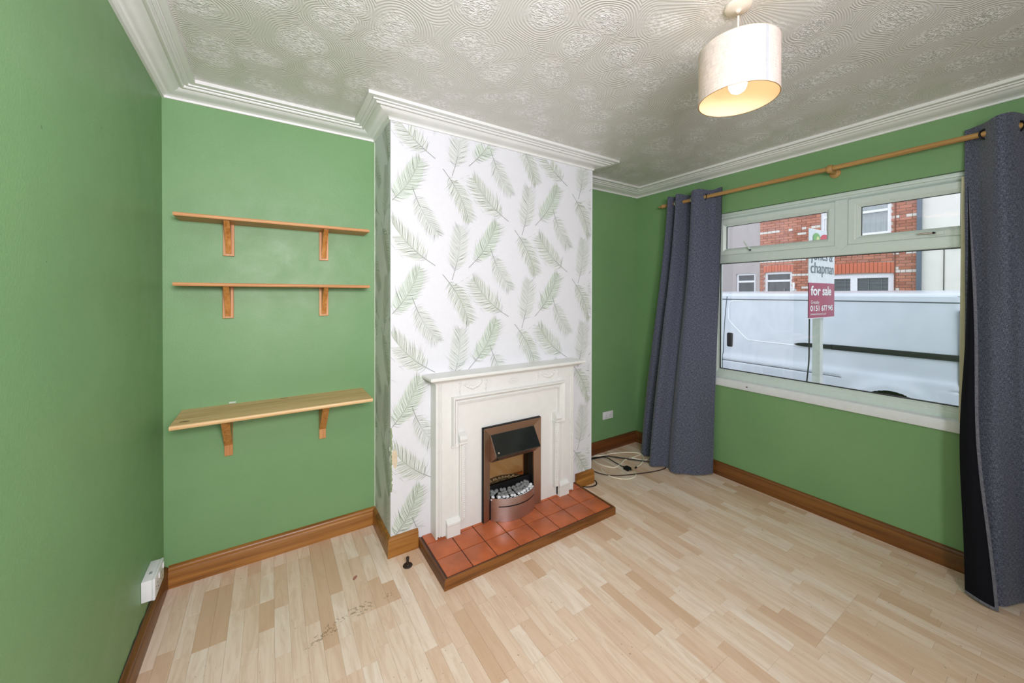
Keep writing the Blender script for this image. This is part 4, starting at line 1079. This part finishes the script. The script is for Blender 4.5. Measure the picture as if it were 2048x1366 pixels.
text('jonesandchapman.co.uk', SX0+.03, 1.293, .028, TW, .33)
# heart emblem: green left lobe, red right lobe
def lobe(pts, mat):
    bm = bmesh.new(); V = [bm.verts.new((x, flex(x, 0)-.0028, z)) for x, z in pts]; bm.faces.new(V); fromi('emblem', bm, mat, sg, None)
def heart(side, s=1.0):
    out = []
    for i in range(25):
        a = PI*i/24; x = 16*math.sin(a)**3; y = 13*math.cos(a)-5*math.cos(2*a)-2*math.cos(3*a)-math.cos(4*a); out.append((SX0+.21+side*x*(.0155 if side > 0 else .009), 1.965+y*.0062*s))
    return out
lobe(heart(-1), plain('emblem_green', (120, 178, 108), .4)); lobe(heart(1), plain('emblem_red', (206, 52, 84), .4)); 
lobe([(SX0+.21+.03*math.cos(a)-.05, 1.97+.04*math.sin(a)) for a in [2*PI*i/16 for i in range(16)]], plain('emblem_pale', (206, 214, 150), .4))
box('post', 4.80, 4.87, SY+.012, SY+.075, GZ+.12, 1.9, plain('white_post', (198, 202, 200), .5), sg, .004)
rebase(sg, (4.83, SY+.04, GZ+.12))
tag(tube('cable', [(4.66, -1.06, 1.30), (4.66, -1.06, 1.0), (4.655, -1.06, .85), (4.62, -1.055, .62), (4.60, -1.05, .30), (4.60, -1.05, GZ+.13)], .006, CABLEB, None, 6, 6), 'thin black cable hanging beside the post of the sale board', 'cable')

# ------------------------------------------------------------------ houses opposite
FXh = 13.5
PEBD = NT('pebbledash'); co_ = PEBD.coord(); n_ = PEBD.noise(co_, 70, 4, .7); PEBD = PEBD.fin(PEBD.ramp(n_, [(.3, (168, 160, 160)), (.7, (216, 208, 208))]), .9, 0, PEBD.bump(n_, .02), .2)
REND = plain('cream_render', (232, 231, 224), .85, var=.03, nscale=4, bump=.002)
MORT = plain('brick_mortar', (196, 176, 166), .9)
def mat_brick():
    t = NT('red_brick'); oi = t.add('ShaderNodeObjectInfo'); g = t.add('ShaderNodeNewGeometry'); f = t.noise(g.outputs['Position'], 9, 3)
    sx = t.math('FRACT', t.math('ADD', oi.outputs['Random'], t.math('MULTIPLY', g.outputs['Random Per Island'], 1.0)))
    c = t.ramp(sx, [(0, (164, 104, 88)), (.3, (186, 118, 98)), (.6, (202, 134, 112)), (1, (178, 122, 108))])
    return t.fin(t.mix(t.math('MULTIPLY', f, .35), c, lin((160, 116, 102))), .85, 0, None, .2)
BRICK = mat_brick(); BRICKW = plain('whitened_brick', (222, 214, 206), .85, var=.06, nscale=6); SOLD = plain('orange_soldier_brick', (208, 116, 90), .8, var=.12, nscale=3)
DGL = plain('dark_house_glass', (38, 46, 58), .08, 0, .8); FRW = plain('white_house_frame', (238, 240, 246), .4)
NETM = plain('net_curtain', (196, 204, 208), .9, var=.05); BLND = plain('blind_slat', (120, 128, 136), .5)
def house_wall(root, y0, y1, holes, mat, z0=GZ, z1=5.9, x0=FXh, th=.3):
    Y = sorted({y0, y1}|{h[0] for h in holes}|{h[1] for h in holes}); Z = sorted({z0, z1}|{h[2] for h in holes}|{h[3] for h in holes}); bm = bmesh.new()
    for a, b in zip(Y, Y[1:]):
        for c, d in zip(Z, Z[1:]):
            if any(h[0] <= a and b <= h[1] and h[2] <= c and d <= h[3] for h in holes): continue
            bbox(bm, x0, x0+th, a, b, c, d)
    return fromi('wall', bm, mat, root, None)
def hwindow(root, y0, y1, z0, z1, rails=(), mulls=(), fw=.06, kind='dark', x=FXh):
    w = thing_part = frame_simple('window', y0, y1, z0, z1, fw, x+.05, x+.12, FRW, root)
    for z in rails: box('transom', x+.048, x+.118, y0+fw, y1-fw, z-.03, z+.03, FRW, w)
    for (a, b) in mulls: box('mullion', x+.046, x+.116, a, b, z0+fw, z1-fw, FRW, w)
    box('pane', x+.09, x+.10, y0+fw, y1-fw, z0+fw, z1-fw, DGL if kind != 'net' else mat_glass('house_glass'), w)
    return w
def frame_simple(name, y0, y1, z0, z1, fw, x0, x1, mat, parent):
    bm = bmesh.new(); bbox(bm, x0, x1, y0, y1, z0, z0+fw); bbox(bm, x0, x1, y0, y1, z1-fw, z1); bbox(bm, x0, x1, y0, y0+fw, z0+fw, z1-fw); bbox(bm, x0, x1, y1-fw, y1, z0+fw, z1-fw)
    return fromi(name, bm, mat, parent, None)
BY0, BY1 = -.20, 3.264
# pebble-dashed house
h1 = thing('house', 'grey pebble-dashed terraced house at the left of the street view', 'house')
house_wall(h1, BY1, 9.5, [(3.40, 3.99, .9, 2.19)], PEBD)
hwindow(h1, 3.40, 3.99, .9, 2.19, rails=(1.93,), fw=.055)
box('wall_vent', FXh-.06, FXh, 3.53, 3.71, 2.86, 2.95, FRW, h1, .01)
bm = bmesh.new(); prism(bm, [(FXh-.35, 5.85), (FXh+4, 8.2), (FXh+4, 8.3), (FXh-.4, 5.95)], BY1, 9.5, lambda u, v, w: (u, w, v)); fromi('roof', bm, ROAD, h1, None)
rebase(h1, (FXh, 6, GZ))
# brick house
h2 = thing('house', 'red brick terraced house with white framed windows across the street', 'house')
holes = [(2.40, 3.13, .9, 2.19), (.225, 1.76, .75, 2.045), (.28, 1.72, 3.04, 4.35)]
house_wall(h2, BY0, BY1, holes, MORT, x0=FXh+.012)
hwindow(h2, 2.40, 3.13, .9, 2.19, rails=(1.925,), fw=.06); box('window_bar', FXh+.04, FXh+.05, 2.60, 2.62, 1.4, 1.68, BLND, h2)
w2 = hwindow(h2, .225, 1.76, .75, 2.045, mulls=((.93, 1.07),), fw=.11)
for z_ in [.9+i*.035 for i in range(30)]: pass
bm = bmesh.new()
for (a, b) in ((.345, .925), (1.075, 1.64)):
    for i in range(28): bbox(bm, FXh+.078, FXh+.086, a, b, .88+i*.036, .888+i*.036)
    for q in (.18, .62): bbox(bm, FXh+.070, FXh+.076, a+(b-a)*q, a+(b-a)*q+.014, .87, 1.92)
sl = fromi('blind', bm, BLND, w2, None); sl['kind'] = 'stuff'
w3 = hwindow(h2, .28, 1.72, 3.04, 4.35, rails=(3.66,), mulls=((.98, 1.06),), fw=.075, kind='net')
bm = bmesh.new(); nn = 90; V = []
for i in range(nn+1):
    y = .36+(1.28)*i/nn; V.append([bm.verts.new((FXh+.17+.018*math.sin(i*.9), y, z)) for z in (3.1, 4.3)])
for a, b in zip(V, V[1:]): bm.faces.new((a[0], b[0], b[1], a[1]))
fromi('net_curtain', bm, NETM, w3, 60)
box('wall_lamp', FXh-.05, FXh, 2.315, 2.37, 1.62, 1.86, FRW, h2, .01)
# bricks
BLn, BHt = .215, .065; bmesh_ = bmesh.new(); bbox(bmesh_, -.012, .02, 0, BLn, 0, BHt, .002, 1); bmesh.ops.recalc_face_normals(bmesh_, faces=bmesh_.faces)
bme = bpy.data.meshes.new('brick'); bmesh_.to_mesh(bme); bmesh_.free(); bme.materials.append(BRICK)
bmw = bme.copy(); bmw.materials.clear(); bmw.materials.append(BRICKW)
soldm = bmesh.new(); bbox(soldm, -.014, .02, 0, .068, 0, .20, .002, 1); bmesh.ops.recalc_face_normals(soldm, faces=soldm.faces)
sme = bpy.data.meshes.new('brick'); soldm.to_mesh(sme); soldm.free(); sme.materials.append(SOLD)
arches = [(2.36, 3.17, 2.19, .20), (.20, 1.80, 2.05, .27)]
cnt = 0; rest = bmesh.new(); rb = random.Random(3)
for (a, b, z, hh) in arches:
    n = int((b-a)/.078); p = (b-a)/n
    for i in range(n):
        y = a+i*p; cam_ = .03*(1-((i+.5)/n*2-1)**2)
        o = bpy.data.objects.new('brick', sme); COL.objects.link(o); o.parent = h2; o.location = (FXh, y+.004, z+.012+cam_-.02); o.scale = (1, (p-.01)/.068, hh/.20); cnt += 1
wrows = {}
z = GZ+.1; row = 0; rects = []
while z < 5.85:
    y = BY0-(BLn/2 if row % 2 else 0); pw = rb.random()
    while y < BY1:
        a, b = max(y, BY0), min(y+BLn, BY1); y += BLn+.01
        segs = [(a, b)]
        for (h0, h1_, hz0, hz1) in holes+[(p, q, zz-.0, zz+hh+.03) for (p, q, zz, hh) in arches]:
            if z+BHt > hz0 and z < hz1:
                ns = []
                for (s, e) in segs:
                    if e <= h0 or s >= h1_: ns.append((s, e)); continue
                    if s < h0: ns.append((s, h0))
                    if e > h1_: ns.append((h1_, e))
                segs = ns
        for (s, e) in segs:
            if e-s > .04:
                if row % 6 == 2 and e-s > .15: rects += [(s, (s+e)/2-.005, z, row), ((s+e)/2+.005, e, z, row)]
                else: rects.append((s, e, z, row))
    z += BHt+.01; row += 1
WROWS = {}
def white_p(y, z, row):
    k = row % 6
    base = .72 if k == 2 else (.10 if k == 3 else .03)
    base *= 1 if noise.noise((y*1.3, row*3.1, 0)) > -.15 else .2
    if -.2 < y < .2 or 1.8 < y: return rb.random() < base
    return rb.random() < base*.5
vis = [r for r in rects if 1.45 < r[2] < 3.75]; oth = [r for r in rects if not (1.45 < r[2] < 3.75)]
room_ = 300-cnt-3
vis.sort(key=lambda r: -(r[1]-r[0])+ (0 if r[2] < 3.3 else .05))
for i, (s, e, z, row) in enumerate(vis):
    wp = white_p((s+e)/2, z, row)
    if i < room_:
        o = bpy.data.objects.new('brick', bmw if wp else bme); COL.objects.link(o); o.parent = h2; o.location = (FXh+rb.uniform(-.003, .003), s, z); o.scale = (1, (e-s)/BLn, 1)
    else: bbox(rest, FXh-.012, FXh+.02, s, e, z, z+BHt, mi=1 if wp else 0)
for (s, e, z, row) in oth: bbox(rest, FXh-.012, FXh+.02, s, e, z, z+BHt, mi=1 if white_p((s+e)/2, z, row) else 0)
rs = fromi('brickwork', rest, None, h2, None, mats=[BRICK, BRICKW]); rs['kind'] = 'stuff'
box('gutter_pipe', FXh-.03, FXh-.013, .195, .215, .9, 5.8, plain('brown_thin_pipe', (120, 70, 60), .6), h2)
bm = bmesh.new(); prism(bm, [(FXh-.35, 5.85), (FXh+4, 8.2), (FXh+4, 8.3), (FXh-.4, 5.95)], BY0, BY1, lambda u, v, w: (u, w, v)); fromi('roof', bm, ROAD, h2, None)
dp = box('downpipe', FXh-.10, FXh-.015, -.255, -.17, GZ+.2, 5.8, plain('slate_blue_pipe', (92, 104, 122), .4), h2, .02)
rebase(h2, (FXh, 1.5, GZ))
h3 = thing('house', 'cream rendered house at the right of the street view', 'house')
house_wall(h3, -7.5, BY0, [], REND)
tube('wall_cable', [(FXh-.01, -.60, 2.60), (FXh-.01, -.60, 0)], .008, CABLEB, h3, 6, 1)
bm = bmesh.new(); bbox(bm, FXh-.03, FXh, -2.2, -.25, 2.585, 2.60); bbox(bm, FXh-.08, FXh, -.80, -.74, 2.58, 2.66); fromi('wall_bracket', bm, BLND, h3, None)
bm = bmesh.new(); prism(bm, [(FXh-.35, 5.85), (FXh+4, 8.2), (FXh+4, 8.3), (FXh-.4, 5.95)], -7.5, BY0, lambda u, v, w: (u, w, v)); fromi('roof', bm, ROAD, h3, None)
rebase(h3, (FXh, -3, GZ))
for o in bpy.data.objects:
    if '_loc' in o: del o['_loc']
